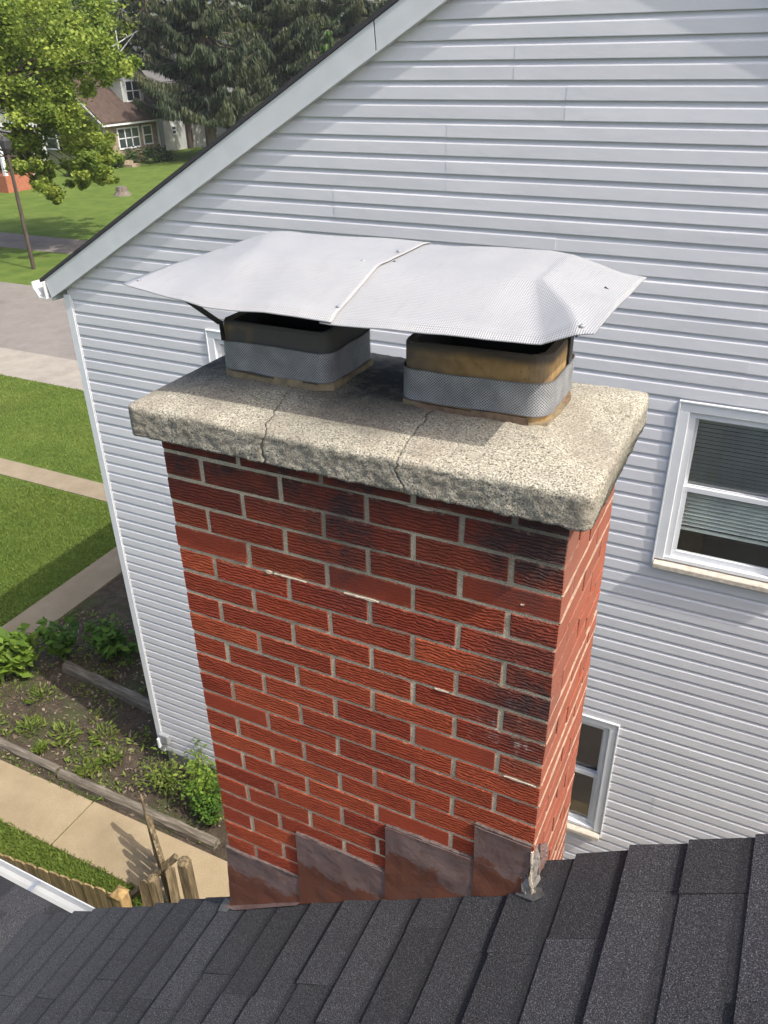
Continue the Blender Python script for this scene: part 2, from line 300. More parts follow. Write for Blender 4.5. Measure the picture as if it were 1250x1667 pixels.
class MB:
    def __init__(s): s.V = []; s.F = []
    def poly(s, pts): 
        i = len(s.V); s.V += [tuple(p) for p in pts]; s.F.append(tuple(range(i, i+len(pts)))); return s
    def box(s, x0, x1, y0, y1, z0, z1):
        i = len(s.V); s.V += [(x, y, z) for x in (x0, x1) for y in (y0, y1) for z in (z0, z1)]
        s.F += [tuple(i+k for k in f) for f in ((0, 1, 3, 2), (4, 6, 7, 5), (0, 4, 5, 1), (2, 3, 7, 6), (0, 2, 6, 4), (1, 5, 7, 3))]; return s
    def bar(s, a, b, w, h, up=(0, 0, 1)):
        a = Vector(a); b = Vector(b); d = (b-a).normalized(); u = Vector(up); sd = d.cross(u)
        if sd.length < 1e-4: sd = d.cross(Vector((0, 1, 0)))
        sd.normalize(); u = sd.cross(d).normalized(); i = len(s.V)
        for p in (a, b):
            for q, r in ((-1, -1), (1, -1), (1, 1), (-1, 1)): s.V.append(tuple(p+sd*q*w/2+u*r*h/2))
        s.F += [tuple(i+k for k in f) for f in ((0, 1, 2, 3), (7, 6, 5, 4), (0, 4, 5, 1), (1, 5, 6, 2), (2, 6, 7, 3), (3, 7, 4, 0))]; return s
    def prism(s, pts, off):
        """closed polygon extruded by vector off"""
        i = len(s.V); n = len(pts); o = Vector(off); s.V += [tuple(p) for p in pts]+[tuple(Vector(p)+o) for p in pts]
        s.F.append(tuple(range(i+n-1, i-1, -1))); s.F.append(tuple(range(i+n, i+2*n)))
        for k in range(n): s.F.append((i+k, i+(k+1) % n, i+n+(k+1) % n, i+n+k))
        return s
    def tube(s, pts, radii, n=8):
        rings = []
        for k, p in enumerate(pts):
            p = Vector(p); d = (Vector(pts[min(k+1, len(pts)-1)])-Vector(pts[max(k-1, 0)])).normalized()
            a = d.cross(Vector((0, 0, 1))) if abs(d.z) < .95 else d.cross(Vector((1, 0, 0))); a.normalize(); b = a.cross(d)
            i = len(s.V); rings.append(i)
            for j in range(n):
                t = 2*math.pi*j/n; s.V.append(tuple(p+(a*math.cos(t)+b*math.sin(t))*radii[k]))
        for q in range(len(rings)-1):
            for j in range(n): s.F.append((rings[q]+j, rings[q]+(j+1) % n, rings[q+1]+(j+1) % n, rings[q+1]+j))
        s.F.append(tuple(rings[0]+j for j in range(n-1, -1, -1))); s.F.append(tuple(rings[-1]+j for j in range(n))); return s
    def build(s, name, mat, parent=None, loc=None, smooth=False, bevel=0.0, **kw):
        L = Vector(loc) if loc is not None else (world_loc(parent) if parent is not None else Vector((0, 0, 0)))
        me = mesh(name, [Vector(v)-L for v in s.V], s.F, smooth)
        if bevel:
            bm = bmesh.new(); bm.from_mesh(me); bmesh.ops.recalc_face_normals(bm, faces=bm.faces)
            bmesh.ops.bevel(bm, geom=bm.edges[:], offset=bevel, segments=1, affect='EDGES'); bm.to_mesh(me); bm.free()
        else:
            bm = bmesh.new(); bm.from_mesh(me); bmesh.ops.recalc_face_normals(bm, faces=bm.faces); bm.to_mesh(me); bm.free()
        return link(name, me, mat, parent, L, **kw)

# leaf and blade clouds (numpy): every leaf is a small diamond of two triangles
def cards(name, P, D, S, L, W, tone, mat, parent=None, loc=None, **kw):
    """P centres (n,3); D length dir; S side dir; L, W sizes; tone (n,)"""
    n = len(P); V = np.empty((n, 4, 3), np.float32)
    V[:, 0] = P - D*(L*.5)[:, None]; V[:, 1] = P + S*(W*.5)[:, None]; V[:, 2] = P + D*(L*.5)[:, None]; V[:, 3] = P - S*(W*.5)[:, None]
    Lc = np.array(loc if loc is not None else (tuple(world_loc(parent)) if parent is not None else (0, 0, 0)), np.float32)
    V = (V-Lc).reshape(-1, 3); me = bpy.data.meshes.new(name)
    me.vertices.add(4*n); me.vertices.foreach_set('co', V.ravel()); me.loops.add(4*n); me.loops.foreach_set('vertex_index', np.arange(4*n, dtype=np.int32))
    me.polygons.add(n); me.polygons.foreach_set('loop_start', np.arange(0, 4*n, 4, dtype=np.int32)); me.update(calc_edges=True)
    at_ = me.attributes.new('tone', 'FLOAT', 'POINT'); at_.data.foreach_set('value', np.repeat(np.clip(tone, 0, 1), 4).astype(np.float32))
    return link(name, me, mat, parent, tuple(Lc), **kw)
RG = np.random.default_rng(11)
def unit(v): return v/np.maximum(np.linalg.norm(v, axis=1, keepdims=True), 1e-6)
def rand_frames(n, flat=.0):
    N = RG.normal(size=(n, 3)); N[:, 2] = np.abs(N[:, 2])+flat; N = unit(N); A = unit(np.cross(N, RG.normal(size=(n, 3)))); return A, np.cross(N, A)
def leaf_cloud(name, centres, radii, per, size, mat, parent=None, flat=.6, squash=.8, aspect=.75, tone_j=.25, **kw):
    C = np.repeat(np.array(centres, float), per, axis=0); rr = np.repeat(np.array(radii, float), per)
    ct = np.repeat(RG.uniform(.15, .85, len(centres)), per)
    u = RG.normal(size=(len(C), 3))*.52; u[:, 2] *= squash
    P = C+u*rr[:, None]; A, B = rand_frames(len(P), flat); s = size*RG.uniform(.6, 1.3, len(P))
    return cards(name, P, A, B, s, s*aspect, ct+RG.normal(0, tone_j, len(P)), mat, parent, **kw)

G = -7.5          # ground level
YW = 4.28         # face of the neighbouring gable wall
CH_W, CH_D, CRS = .976, .466, .0677

# ================================================================== GROUND
def sheet(name, pts, z, mat, kind='structure', **kw):
    return MB().poly([(x, y, z) for x, y in pts]).build(name, mat, kind=kind, **kw)
sheet('ground', [(-400, -120), (200, -120), (200, 420), (-400, 420)], G, 'lawn')
sheet('street', [(-150, 16.2), (90, 16.2), (90, 22.6), (-150, 22.6)], G+.004, 'street_asphalt')
sheet('street_apron', [(-150, 14.32), (90, 14.32), (90, 16.2), (-150, 16.2)], G+.008, 'apron_gravel')
sheet('far_pavement', [(-150, 27.8), (90, 27.8), (90, 30.6), (-150, 30.6)], G+.004, 'alley_gravel')
MB().box(-60, -10.05, 9.55, 10.15, G-.1, G+.02).build('lawn_path', 'path_concrete', kind='structure')
pv = MB().box(-10.25, -9.55, 4.6, 30, G-.1, G+.05).build('pavement', 'path_concrete', kind='structure')
sheet('planting_bed', [(-9.6, 3.35), (4.2, 3.35), (4.2, 4.6), (-5.95, 4.6), (-5.95, 12), (-9.55, 12)], G+.006, 'bed_soil')
sheet('side_yard', [(-3.3, -.3), (6, -.3), (6, 2.64), (-3.3, 2.64)], G+.005, 'alley_gravel')  # unseen gravel ground, added to darken the lower window's reflection
wk = thing('garden_walk', 'tan concrete walk', 'walk'); 
for k in ('label', 'category'): del wk[k]
wk['kind'] = 'structure'
for x0, x1 in ((-12, -9.2), (-9.18, -6.30), (-6.275, -3.4), (-3.38, -.5), (-.48, 2.4)):
    MB().box(x0, x1, 2.66, 3.38, G-.1, G+.03+random.uniform(-.006, .006)).build('paving_slab', 'walk_concrete', wk, bevel=.006)

# ================================================================== FOREGROUND HOUSE (roof we stand on)
M_A = .69; Z_A = -1.115
def roofA(x): return Z_A+M_A*x
CA = math.cos(math.atan(M_A)); SA = math.sin(math.atan(M_A))
NA = Vector((-SA, 0, CA))
def rake_y(x): return .0355+(x+1.3)*.045+.006*math.sin(x*5.3)+.004*math.sin(x*13.1)
hf = thing('house', 'house in the foreground with steep charcoal shingle roof', 'house', (0, -3, G))
b = MB(); xs = [-2.22, 2.6]
b.prism([(x, y, roofA(x)-.004) for x, y in ((-2.22, -6), (2.6, -6), (2.6, rake_y(2.6)-.012), (0, rake_y(0)-.012), (-2.22, rake_y(-2.22)-.012))], (NA*-.03))
b.build('roof_deck', 'dark_metal', hf)
b = MB(); b.prism([(2.6, -6, roofA(2.6)-.003), (7.2, -6, roofA(-2)), (7.2, .17, roofA(-2)), (2.6, .17, roofA(2.6)-.003)], (0, 0, -.03)); b.build('far_roof_slope', 'shingle', hf)
MB().prism([(-2.0, -5.8, roofA(-2)-.06), (2.6, -5.8, roofA(2.6)-.06), (7.0, -5.8, roofA(-1.8)-.06), (7.0, -5.8, G), (-2.0, -5.8, G)], (0, 5.76, 0)).build('wall', 'far_white_siding', hf)
ym = []
k0 = -18
for k in range(k0, 16):
    s0 = -.198+.152*k; y = rake_y(s0*CA)
    first = True
    while y > -2.3:
        ln = random.choice((.16, .22, .3, .36, .42)); ln *= random.uniform(.85, 1.15)
        y1 = y; y0 = max(y-ln, -2.3)
        t = random.choice((.006, .008, .011)); j = random.uniform(-.0035, .0035)
        def P(s, yy, h): return Vector((s*CA, yy, Z_A+s*SA))+NA*h
        sa, sb = s0+j, s0+.152+.02
        if sb*CA < -2.23:
            y = y0; first = False; continue
        if sa*CA < -2.225: sa = -2.225/CA
        w0 = random.uniform(-.002, .002)
        V = [P(sa+w0, y0+.0006, .0), P(sa-w0, y1-.0006, .0), P(sb, y1-.0006, -.001), P(sb, y0+.0006, -.001), P(sa+w0, y0+.0006, t), P(sa-w0, y1-.0006, t), P(sb, y1-.0006, .0012), P(sb, y0+.0006, .0012)]
        if first:   # ragged rake end
            for q in (1, 2, 5, 6): V[q].y += random.uniform(-.004, .005)
        c = sum(V, Vector())/8
        m = mesh('shingle', [v-c for v in V], [(0, 3, 2, 1), (4, 5, 6, 7), (0, 1, 5, 4), (1, 2, 6, 5), (2, 3, 7, 6), (3, 0, 4, 7)])
        link('shingle', m, 'shingle', hf, c); y = y0; first = False
# lower side roof with gutter
def roofB(y): return -2.648-.10*y
MB().prism([(-5.5, -6, roofB(-6)), (-2.0, -6, roofB(-6)), (-2.0, .082, roofB(.082)), (-5.5, .082, roofB(.082))], (0, 0, -.03)).build('porch_roof', 'shingle', hf)
for k in range(9):
    ya = .090-.13*k; x = -2.05
    while x > -4.2:
        ln = random.uniform(.22, .42); t = random.choice((.005, .008)); x0 = x-ln
        yb = ya-.15
        V = [Vector(v) for v in ((x0, ya, roofB(ya)), (x, ya, roofB(ya)), (x, yb, roofB(yb)), (x0, yb, roofB(yb)), (x0, ya, roofB(ya)+t), (x, ya, roofB(ya)+t), (x, yb, roofB(yb)+.001), (x0, yb, roofB(yb)+.001))]
        c = sum(V, Vector())/8
        link('porch_shingle', mesh('porch_shingle', [v-c for v in V], [(0, 1, 2, 3), (4, 7, 6, 5), (0, 4, 5, 1), (1, 5, 6, 2), (2, 6, 7, 3), (3, 7, 4, 0)]), 'shingle', hf, c); x = x0-.001
MB().box(-5.5, -2.0, .057, .087, -2.82, -2.672).build('fascia', 'white_trim', hf)
MB().box(-5.4, -2.05, -5.5, .03, G, -2.72).build('porch_wall', 'far_white_siding', hf)
gt = MB()
prof = [(.061, -2.585), (.061, -2.69), (.105, -2.69), (.118, -2.655), (.132, -2.63), (.136, -2.592), (.128, -2.588), (.128, -2.598), (.125, -2.63), (.112, -2.652), (.1, -2.683), (.066, -2.683), (.066, -2.585)]
gt.prism([(-5.5, y+.027, z-.072) for y, z in prof], (3.62, 0, 0)); gt.build('gutter', 'white_metal', hf)
gs = MB()
for x in (-2.35, -2.95, -3.55): gs.bar((x, .089, -2.664), (x, .159, -2.664), .02, .003)
gs.build('gutter_hanger', 'galvanised', hf)

# ================================================================== CHIMNEY
ch = thing('chimney', 'red brick chimney with cracked concrete crown and two clay flues', 'chimney', (-CH_W/2, CH_D/2, G))
INS = .0026
MB().box(-CH_W+INS, -INS, INS, CH_D-INS, G, 0.0).build('mortar_core', 'mortar', ch)
P_ = CH_W/4.5; J = .0125; BH = CRS-.0090
def brick_mesh(name, lx, ly, lz, seed):
    r = random.Random(seed); V = []; bv = .0013
    bm = bmesh.new(); bmesh.ops.create_cube(bm, size=1.0)
    for v in bm.verts: v.co = Vector((v.co.x*lx+r.uniform(-.0016, .0016), v.co.y*ly+r.uniform(-.0012, .0012), v.co.z*lz+r.uniform(-.0014, .0014)))
    bmesh.ops.bevel(bm, geom=bm.edges[:], offset=bv, segments=1, affect='EDGES')
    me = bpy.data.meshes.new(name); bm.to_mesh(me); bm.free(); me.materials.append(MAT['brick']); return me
BM = {}
def brick(lx, ly, c, joined=None):
    key = (round(lx, 3), round(ly, 3), random.randrange(4))
    if key not in BM: BM[key] = brick_mesh('brick', lx, ly, BH, hash(key) % 9999)
    if joined is not None:
        i = len(joined.V); me = BM[key]; joined.V += [tuple(v.co+Vector(c)) for v in me.vertices]; joined.F += [tuple(i+q for q in p.vertices) for p in me.polygons]; return
    link('brick', BM[key], None, ch, c)
hid = MB()
for k in range(0, 27):
    zc = -(k+.5)*CRS+.001; odd = k % 2 == 1
    bd = .098
    xs = []
    x = -CH_W
    lens = ([.5]+[1]*4) if odd else ([1]*4+[.5])
    for i, l in enumerate(lens):
        x0 = x; x1 = x+l*P_; x = x1
        a = x0 if i == 0 else x0+J/2; bq = x1 if i == len(lens)-1 else x1-J/2
        jit = random.uniform(-.0018, .0018)
        last = i == len(lens)-1; firstb = i == 0
        if last and not odd:  # header on the front, stretcher along the right face
            ly = P_-J/2; brick(bq-a, ly, ((a+bq)/2, ly/2-jit*.4, zc))
        elif firstb and odd:
            ly = P_-J/2; brick(bq-a, ly, ((a+bq)/2, ly/2-jit*.4, zc))
        else: brick(bq-a, bd, ((a+bq)/2, bd/2+jit*.4, zc+random.uniform(-.001, .001)))
    # right face behind the corner brick
    segs = [(bd+J, bd+J+P_-J), (bd+J+P_, CH_D)] if odd else [(P_+J/2, P_+J/2+.15), (P_+J/2+.15+J, CH_D)]
    for y0, y1 in segs: brick(bd, y1-y0, (-bd/2+random.uniform(-.001, .001), (y0+y1)/2, zc))
    segs = [(P_+J/2, P_+J/2+.15), (P_+J/2+.15+J, CH_D)] if odd else [(bd+J, bd+P_), (bd+J+P_, CH_D)]
    for y0, y1 in segs: brick(bd, y1-y0, (-CH_W+bd/2, (y0+y1)/2, zc), hid)
    x = -CH_W+bd+J
    while x < -bd-.05:
        x1 = min(x+P_-J, -bd-J); brick(x1-x, bd, ((x+x1)/2, CH_D-bd/2, zc), hid); x = x1+J
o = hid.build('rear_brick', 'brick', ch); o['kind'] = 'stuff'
# mortar smears and a few proud lumps along joints
def smear(x0, x1, z, w=.007, seed=0, y=-.004):
    r = random.Random(seed); m = MB(); n = max(3, int((x1-x0)/.012)); i = 0
    top = []; bot = []
    for q in range(n+1):
        x = x0+(x1-x0)*q/n; h = w*r.uniform(.5, 1.1)*(1 if 0 < q < n else .3); top.append((x, y+r.uniform(-.001, .001), z+h/2)); bot.append((x, y, z-h/2))
    for q in range(n): m.poly([bot[q], bot[q+1], top[q+1], top[q]]); m.poly([top[q], top[q+1], (top[q+1][0], .006, top[q+1][2]), (top[q][0], .006, top[q][2])]); m.poly([bot[q+1], bot[q], (bot[q][0], .006, bot[q][2]), (bot[q+1][0], .006, bot[q+1][2])])
    m.build('mortar_smear', 'smear_mortar', ch)
smear(-.715, -.695, -5*CRS+.001, .010, 1, -.002); smear(-.69, -.60, -5*CRS, .0035, 2, -.001); smear(-.5, -.41, -5*CRS, .006, 3, -.001); smear(-.34, -.28, -1*CRS-.001, .007, 4, -.001); smear(-.27, -.235, -8*CRS+.001, .005, 5, -.0015); smear(-.09, -.012, -11*CRS, .006, 7, -.0015); smear(-.083, -.075, -3.6*CRS, .006, 9, -.001)
# pointing on the right face
rs = random.Random(4)
for k in range(1, 24):
    m = MB(); z = -k*CRS+.001; n = 34; ys = [.004+(CH_D-.008)*q/n for q in range(n+1)]
    a = rs.uniform(.15, .75)
    if rs.random() < .35: continue
    hs = [max(.0002, (.0004+.0055*noise.noise((y*9, k*3.1, 1.0))+.002*noise.noise((y*40, k*1.7, 6)))*a+.0009) for y in ys]; zs = [z+.012*noise.noise((y*9, k*2.3, 5)) for y in ys]
    for q in range(n):
        m.poly([(.0018, ys[q], zs[q]-hs[q]), (.0018, ys[q+1], zs[q+1]-hs[q+1]), (.0018, ys[q+1], zs[q+1]+hs[q+1]), (.0018, ys[q], zs[q]+hs[q])])
        m.poly([(.0018, ys[q], zs[q]+hs[q]), (.0018, ys[q+1], zs[q+1]+hs[q+1]), (-.006, ys[q+1], zs[q+1]+hs[q+1]), (-.006, ys[q], zs[q]+hs[q])])
    m.build('pointing', 'side_pointing', ch)

# ---- concrete crown: three slabs parted by two cracks
YF, YB, ZB = -.050, .503, -.014
def ztop(x, y):
    e = min(y-YF, YB-y, x+CH_W+.046, .046-x); return .060+.024*min(1, max(0, e)/.17)
RC = .013
SEC = [('f', i/14) for i in range(14)]+[('c', i/7) for i in range(7)]+[('t', i/96) for i in range(96)]+[('d', i/7) for i in range(7)]+[('b', i/12) for i in range(12)]+[('u', i/30) for i in range(30)]
def crown_point(x, sp):
    f, q = sp
    ex = max(0.0, min(x+CH_W+.046, .046-x)); ins = dz = 0
    if ex < .022: ins = (.022-math.sqrt(max(0, .022**2-(.022-ex)**2)))*.8
    if ex < RC: dz = RC-math.sqrt(max(0, RC*RC-(RC-ex)**2))
    yf, yb = YF+ins, YB-ins
    def zt(y): return ztop(x, y)-dz
    if f == 'f': y = yf; z = ZB+(zt(yf)-RC-ZB)*q
    elif f == 'c': a = q*math.pi/2; y = yf+RC*(1-math.cos(a)); z = zt(yf)-RC+RC*math.sin(a)
    elif f == 't': y = yf+RC+(yb-yf-2*RC)*q; z = zt(y)-(zt(yf+RC)-zt(yf))*max(0, 1-q*12)-(zt(yb-RC)-zt(yb))*max(0, 1-(1-q)*12)
    elif f == 'd': a = q*math.pi/2; y = yb-RC*(1-math.sin(a)); z = zt(yb)-RC+RC*math.cos(a)
    elif f == 'b': y = yb; z = zt(yb)-RC+(ZB-zt(yb)+RC)*q
    else: y = yb+(yf-yb)*q; z = ZB
    p = Vector((x, y, z)); big = noise.noise(p*11)+.6*noise.noise(p*27)
    fine = noise.noise(p*70)+.8*noise.noise(p*150)+.5*noise.noise(p*310)
    if f in 'fb':
        p.y += (-1 if f == 'f' else 1)*(.0019*big+.0022*fine)
        low = max(0, 1-q*1.3) if f == 'f' else q
        p.y += .003*max(0, noise.noise(Vector((x*9, 3, z*20))))*low
        if q < .12 and f == 'f': p.z += .0028*noise.noise(Vector((x*30, 1, 9)))+.002*noise.noise(Vector((x*90, 1, 9)))
    elif f in 'cd': p.z += .0022*big+.0016*fine; p.y += (-1 if f == 'c' else 1)*(.0016*big+.0016*fine)
    elif f == 't': p.z += .0016*big+.0013*fine
    else: p.z += .002*big
    p.x += (.003*big+.0022*fine)*(1 if ex < .02 else 0)
    # open crack in the right end
    if f == 't' and x > -.05:
        cr = [(-.037, .343), (-.014, .327), (.003, .342), (.028, .327)]
        for (xa, ya), (xb, yb_) in zip(cr, cr[1:]):
            if xa <= x <= xb:
                dy = abs(y-(ya+(yb_-ya)*(x-xa)/(xb-xa)))
                if dy < .0045: p.z -= .008*(1-dy/.0045)
    return p
def poly_interp(tab, v):
    for (a, x0), (b_, x1) in zip(tab, tab[1:]):
        if a <= v <= b_: return x0+(x1-x0)*(v-a)/(b_-a)
    return tab[0][1] if v < tab[0][0] else tab[-1][1]
# crack position as a function of a coordinate that runs up the front face (negative) and back over the top (y)
CR1 = [(-.08, -.651), (-.05, -.655), (-.02, -.648), (0, -.643), (.045, -.659), (.1, -.672), (.16, -.686), (.21, -.69), (.35, -.70), (.6, -.69)]
CR2 = [(-.08, -.324), (-.06, -.327), (-.035, -.34), (0, -.337), (.065, -.344), (.11, -.3445), (.16, -.345), (.21, -.354), (.35, -.36), (.6, -.35)]
def crack_x(tab, sp, which):
    f, q = sp
    v = -.02-.055*(1-q) if f == 'f' else (-.02+.04*q if f == 'c' else (.02+(YB-YF-.04)*q if f == 't' else .55))
    if f == 'u': return tab[0][1]+(tab[-1][1]-tab[0][1])*(1-q)
    return poly_interp(tab, v)+.008*noise.noise((v*38, which*7.0, 2))+.005*noise.noise((v*110, which*3.0, 4))+.002*noise.noise((v*260, which*5.0, 4))
def slab(left, right, nx):
    V = []; F = []; m = len(SEC)
    for i in range(nx+1):
        for sp in SEC:
            xl = left(sp); xr = right(sp); x = xl+(xr-xl)*i/nx; V.append(crown_point(x, sp))
    for i in range(nx):
        for j in range(m): F.append((i*m+j, i*m+(j+1) % m, (i+1)*m+(j+1) % m, (i+1)*m+j))
    for i in (0, nx):
        c = sum((V[i*m+j] for j in range(m)), Vector())/m; V.append(c); ci = len(V)-1
        for j in range(m): F.append((ci, i*m+(j+1) % m, i*m+j) if i == 0 else (ci, i*m+j, i*m+(j+1) % m))
    me = mesh('crown_slab', [v-Vector((-.5, .23, .02)) for v in V], F, True)
    bm = bmesh.new(); bm.from_mesh(me); bmesh.ops.recalc_face_normals(bm, faces=bm.faces); bm.to_mesh(me); bm.free()
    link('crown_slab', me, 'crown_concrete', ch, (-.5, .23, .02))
GP = .0014
NB_ = 320
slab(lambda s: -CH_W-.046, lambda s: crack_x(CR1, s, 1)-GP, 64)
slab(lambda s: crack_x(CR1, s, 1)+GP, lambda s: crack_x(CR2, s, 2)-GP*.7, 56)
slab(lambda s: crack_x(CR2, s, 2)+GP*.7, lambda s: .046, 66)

# ---- clay flues with mesh bands
def rrect(x0, x1, y0, y1, r, n=6):
    pts = []
    for cx, cy, a0 in ((x1-r, y0+r, -90), (x1-r, y1-r, 0), (x0+r, y1-r, 90), (x0+r, y0+r, 180)):
        for i in range(n+1):
            a = R(a0+90*i/n); pts.append((cx+r*math.cos(a), cy+r*math.sin(a)))
    return pts
def resample(pts, n):
    P = [Vector((*p, 0)) for p in pts]; P.append(P[0]); L = [0]
    for a, b_ in zip(P, P[1:]): L.append(L[-1]+(b_-a).length)
    out = []
    for i in range(n):
        s = L[-1]*i/n
        for k in range(len(L)-1):
            if L[k] <= s <= L[k+1]:
                t = (s-L[k])/max(1e-9, L[k+1]-L[k]); out.append(P[k].lerp(P[k+1], t)); break
    return out, L[-1]
def flue(x0, x1, y0, y1, r, z0, z1, b0, b1, tilt, rub, label):
    th = .021; o_ = rrect(x0, x1, y0, y1, r); i_ = rrect(x0+th, x1-th, y0+th, y1-th, max(.012, r-th*.6)); n = len(o_)
    V = []; F = []
    def ring(pts, z, j=0): 
        for (x, y) in pts: V.append((x+random.uniform(-j, j), y+random.uniform(-j, j), z+tilt*(x-x0)+random.uniform(-j, j)*1.2))
    ring(o_, z0); ring(o_, z1-.006); ring([(x+(-.003 if x > (x0+x1)/2 else .003), y+(.003 if y < (y0+y1)/2 else -.003)) for x, y in o_], z1, .0012); ring(i_, z1-.003, .0012); ring(i_, -.5)
    for k in range(4):
        for j in range(n): F.append((k*n+j, k*n+(j+1) % n, (k+1)*n+(j+1) % n, (k+1)*n+j))
    cx, cy = (x0+x1)/2, (y0+y1)/2
    me = mesh('flue_liner', [Vector(v)-Vector((cx, cy, z0)) for v in V], F)
    bm = bmesh.new(); bm.from_mesh(me); bmesh.ops.recalc_face_normals(bm, faces=bm.faces); bm.to_mesh(me); bm.free()
    me.materials.append(MAT['clay_flue']); me.materials.append(MAT['soot'])
    for p in me.polygons:
        if p.index >= 3*n: p.material_index = 1
    fl = link('flue_liner', me, None, ch, (cx, cy, z0), label=label)
    # floor of soot deep inside
    MB().poly([(x, y, -.45) for x, y in i_]).build('flue_bottom', 'soot', fl)
    # band: backing sheet and crossed strands
    bp, per = resample(rrect(x0-.006, x1+.006, y0-.006, y1+.006, r+.006), NB_)
    bb, _ = resample(rrect(x0-.004, x1+.004, y0-.004, y1+.004, r+.004), NB_)
    def edge(i, top):
        p = bp[i % NB_]; base = (b1 if top else b0)+tilt*(p.x-x0); return base+(.0035*noise.noise((p.x*11, p.y*11, 1 if top else 4)))
    m = MB()
    for i in range(NB_):
        a, b_ = bb[i], bb[(i+1) % NB_]; m.poly([(a.x, a.y, edge(i, 0)), (b_.x, b_.y, edge(i+1, 0)), (b_.x, b_.y, edge(i+1, 1)), (a.x, a.y, edge(i, 1))])
    m.build('mesh_backing', 'mesh_backing', fl)
    m = MB(); rows = 22
    for i in range(NB_):
        for k in range(rows):
            f0, f1 = k/rows, (k+1)/rows; a, b_ = bp[i], bp[(i+1) % NB_]
            for s in (0, 1):
                pa, pb = (a, b_) if (k+s) % 2 == 0 else (b_, a); ia, ib = (i, i+1) if (k+s) % 2 == 0 else (i+1, i)
                if (i+s) % 2: continue
                za = edge(ia, 0)+(edge(ia, 1)-edge(ia, 0))*f0; zb = edge(ib, 0)+(edge(ib, 1)-edge(ib, 0))*f1
                h = .0008
                m.poly([(pa.x, pa.y, za-h), (pb.x, pb.y, zb-h), (pb.x, pb.y, zb+h), (pa.x, pa.y, za+h)])
    m.build('mesh_band', 'mesh_strand', fl)
    for top in (0, 1):     # rolled edges
        m = MB()
        for i in range(NB_):
            a, b_ = bp[i], bp[(i+1) % NB_]; m.bar((a.x, a.y, edge(i, top)), (b_.x, b_.y, edge(i+1, top)), .0016, .0018)
        m.build('band_edge', 'mesh_backing', fl)
    # rubble bed under the flue
    r2 = random.Random(int(x0*1000)); pts = rrect(x0-.006, x1+.006, y0-.006, y1+.006, r+.003); q, per = resample(pts, 26)
    i = 0
    while i < 26:
        st = r2.choice((2, 3, 4)); seg = [q[(i+t) % 26] for t in range(st+1)]
        c = Vector((cx, cy, 0)); out = [p+(p-c).normalized()*r2.uniform(-.002, .004) for p in seg]
        m = MB(); zt = b0+r2.uniform(-.010, .001)
        ins_ = [p+(c-p).normalized()*.02 for p in seg]
        m.prism([(p.x, p.y, .058) for p in out]+[(p.x, p.y, .058) for p in reversed(ins_)], (0, 0, zt-.058)); m.build('bed_mortar', rub if r2.random() < .6 else 'pale_rubble', fl); i += st
    return fl
flue(-.886, -.598, .152, .368, .030, .05, .214, .102, .170, .004, 'pale_rubble', 'sooty grey-banded clay flue nearer the lawn side')
flue(-.424, -.106, .156, .372, .036, .05, .222, .098, .166, .02, 'base_rubble', 'yellow clay flue with bright expanded-mesh band')

# ---- step flashing
def sheet_part(name, pts, mat, th, parent, bend=.0):
    bm = bmesh.new(); n = 10
    a, b_, c, d = [Vector(p) for p in pts]; rows = []
    for i in range(n+1):
        row = []
        for j in range(n+1):
            p = (a.lerp(b_, j/n)).lerp(d.lerp(c, j/n), i/n); p.y += -.0022+bend*noise.noise(p*14)-(.004*(i/n)**3); row.append(bm.verts.new(p))
        rows.append(row)
    for i in range(n):
        for j in range(n): bm.faces.new((rows[i][j], rows[i][j+1], rows[i+1][j+1], rows[i+1][j]))
    me = bpy.data.meshes.new(name); c0 = sum((Vector(p) for p in pts), Vector())/4
    for v in bm.verts: v.co -= c0
    bmesh.ops.recalc_face_normals(bm, faces=bm.faces); bm.to_mesh(me); bm.free()
    o = link(name, me, mat, parent, c0); md = o.modifiers.new('thick', 'SOLIDIFY'); md.thickness = th; md.offset = 0; return o
FL = [((-.984, -1.484), (-.700, -1.474), (-.704, -1.595), (-1.008, -1.812)), ((-.702, -1.266), (-.398, -1.273), (-.396, -1.385), (-.712, -1.597)), ((-.402, -1.077), (-.143, -1.072), (-.139, -1.207), (-.408, -1.39)), ((-.150, -.939), (-.004, -.943), (-.004, -1.118), (-.146, -1.207))]
for i, f in enumerate(FL):
    sheet_part('step_flashing', [(x, -.004-.0016*i, z) for x, z in f], 'rusty_flashing', .0016, ch, .004)
    # top lip tucked in the joint with old sealant
    (xa, za), (xb, zb) = f[0], f[1]; m = MB(); n = 12
    for q in range(n):
        xx, x2 = xa+(xb-xa)*q/n, xa+(xb-xa)*(q+1)/n; zz = za+(zb-za)*q/n
        m.box(xx, x2, -.007-random.uniform(0, .002), .004, zz-.003-random.uniform(0, .005), zz+.0025+random.uniform(0, .003))
    m.build('flashing_sealant', 'rust_sealant', ch)
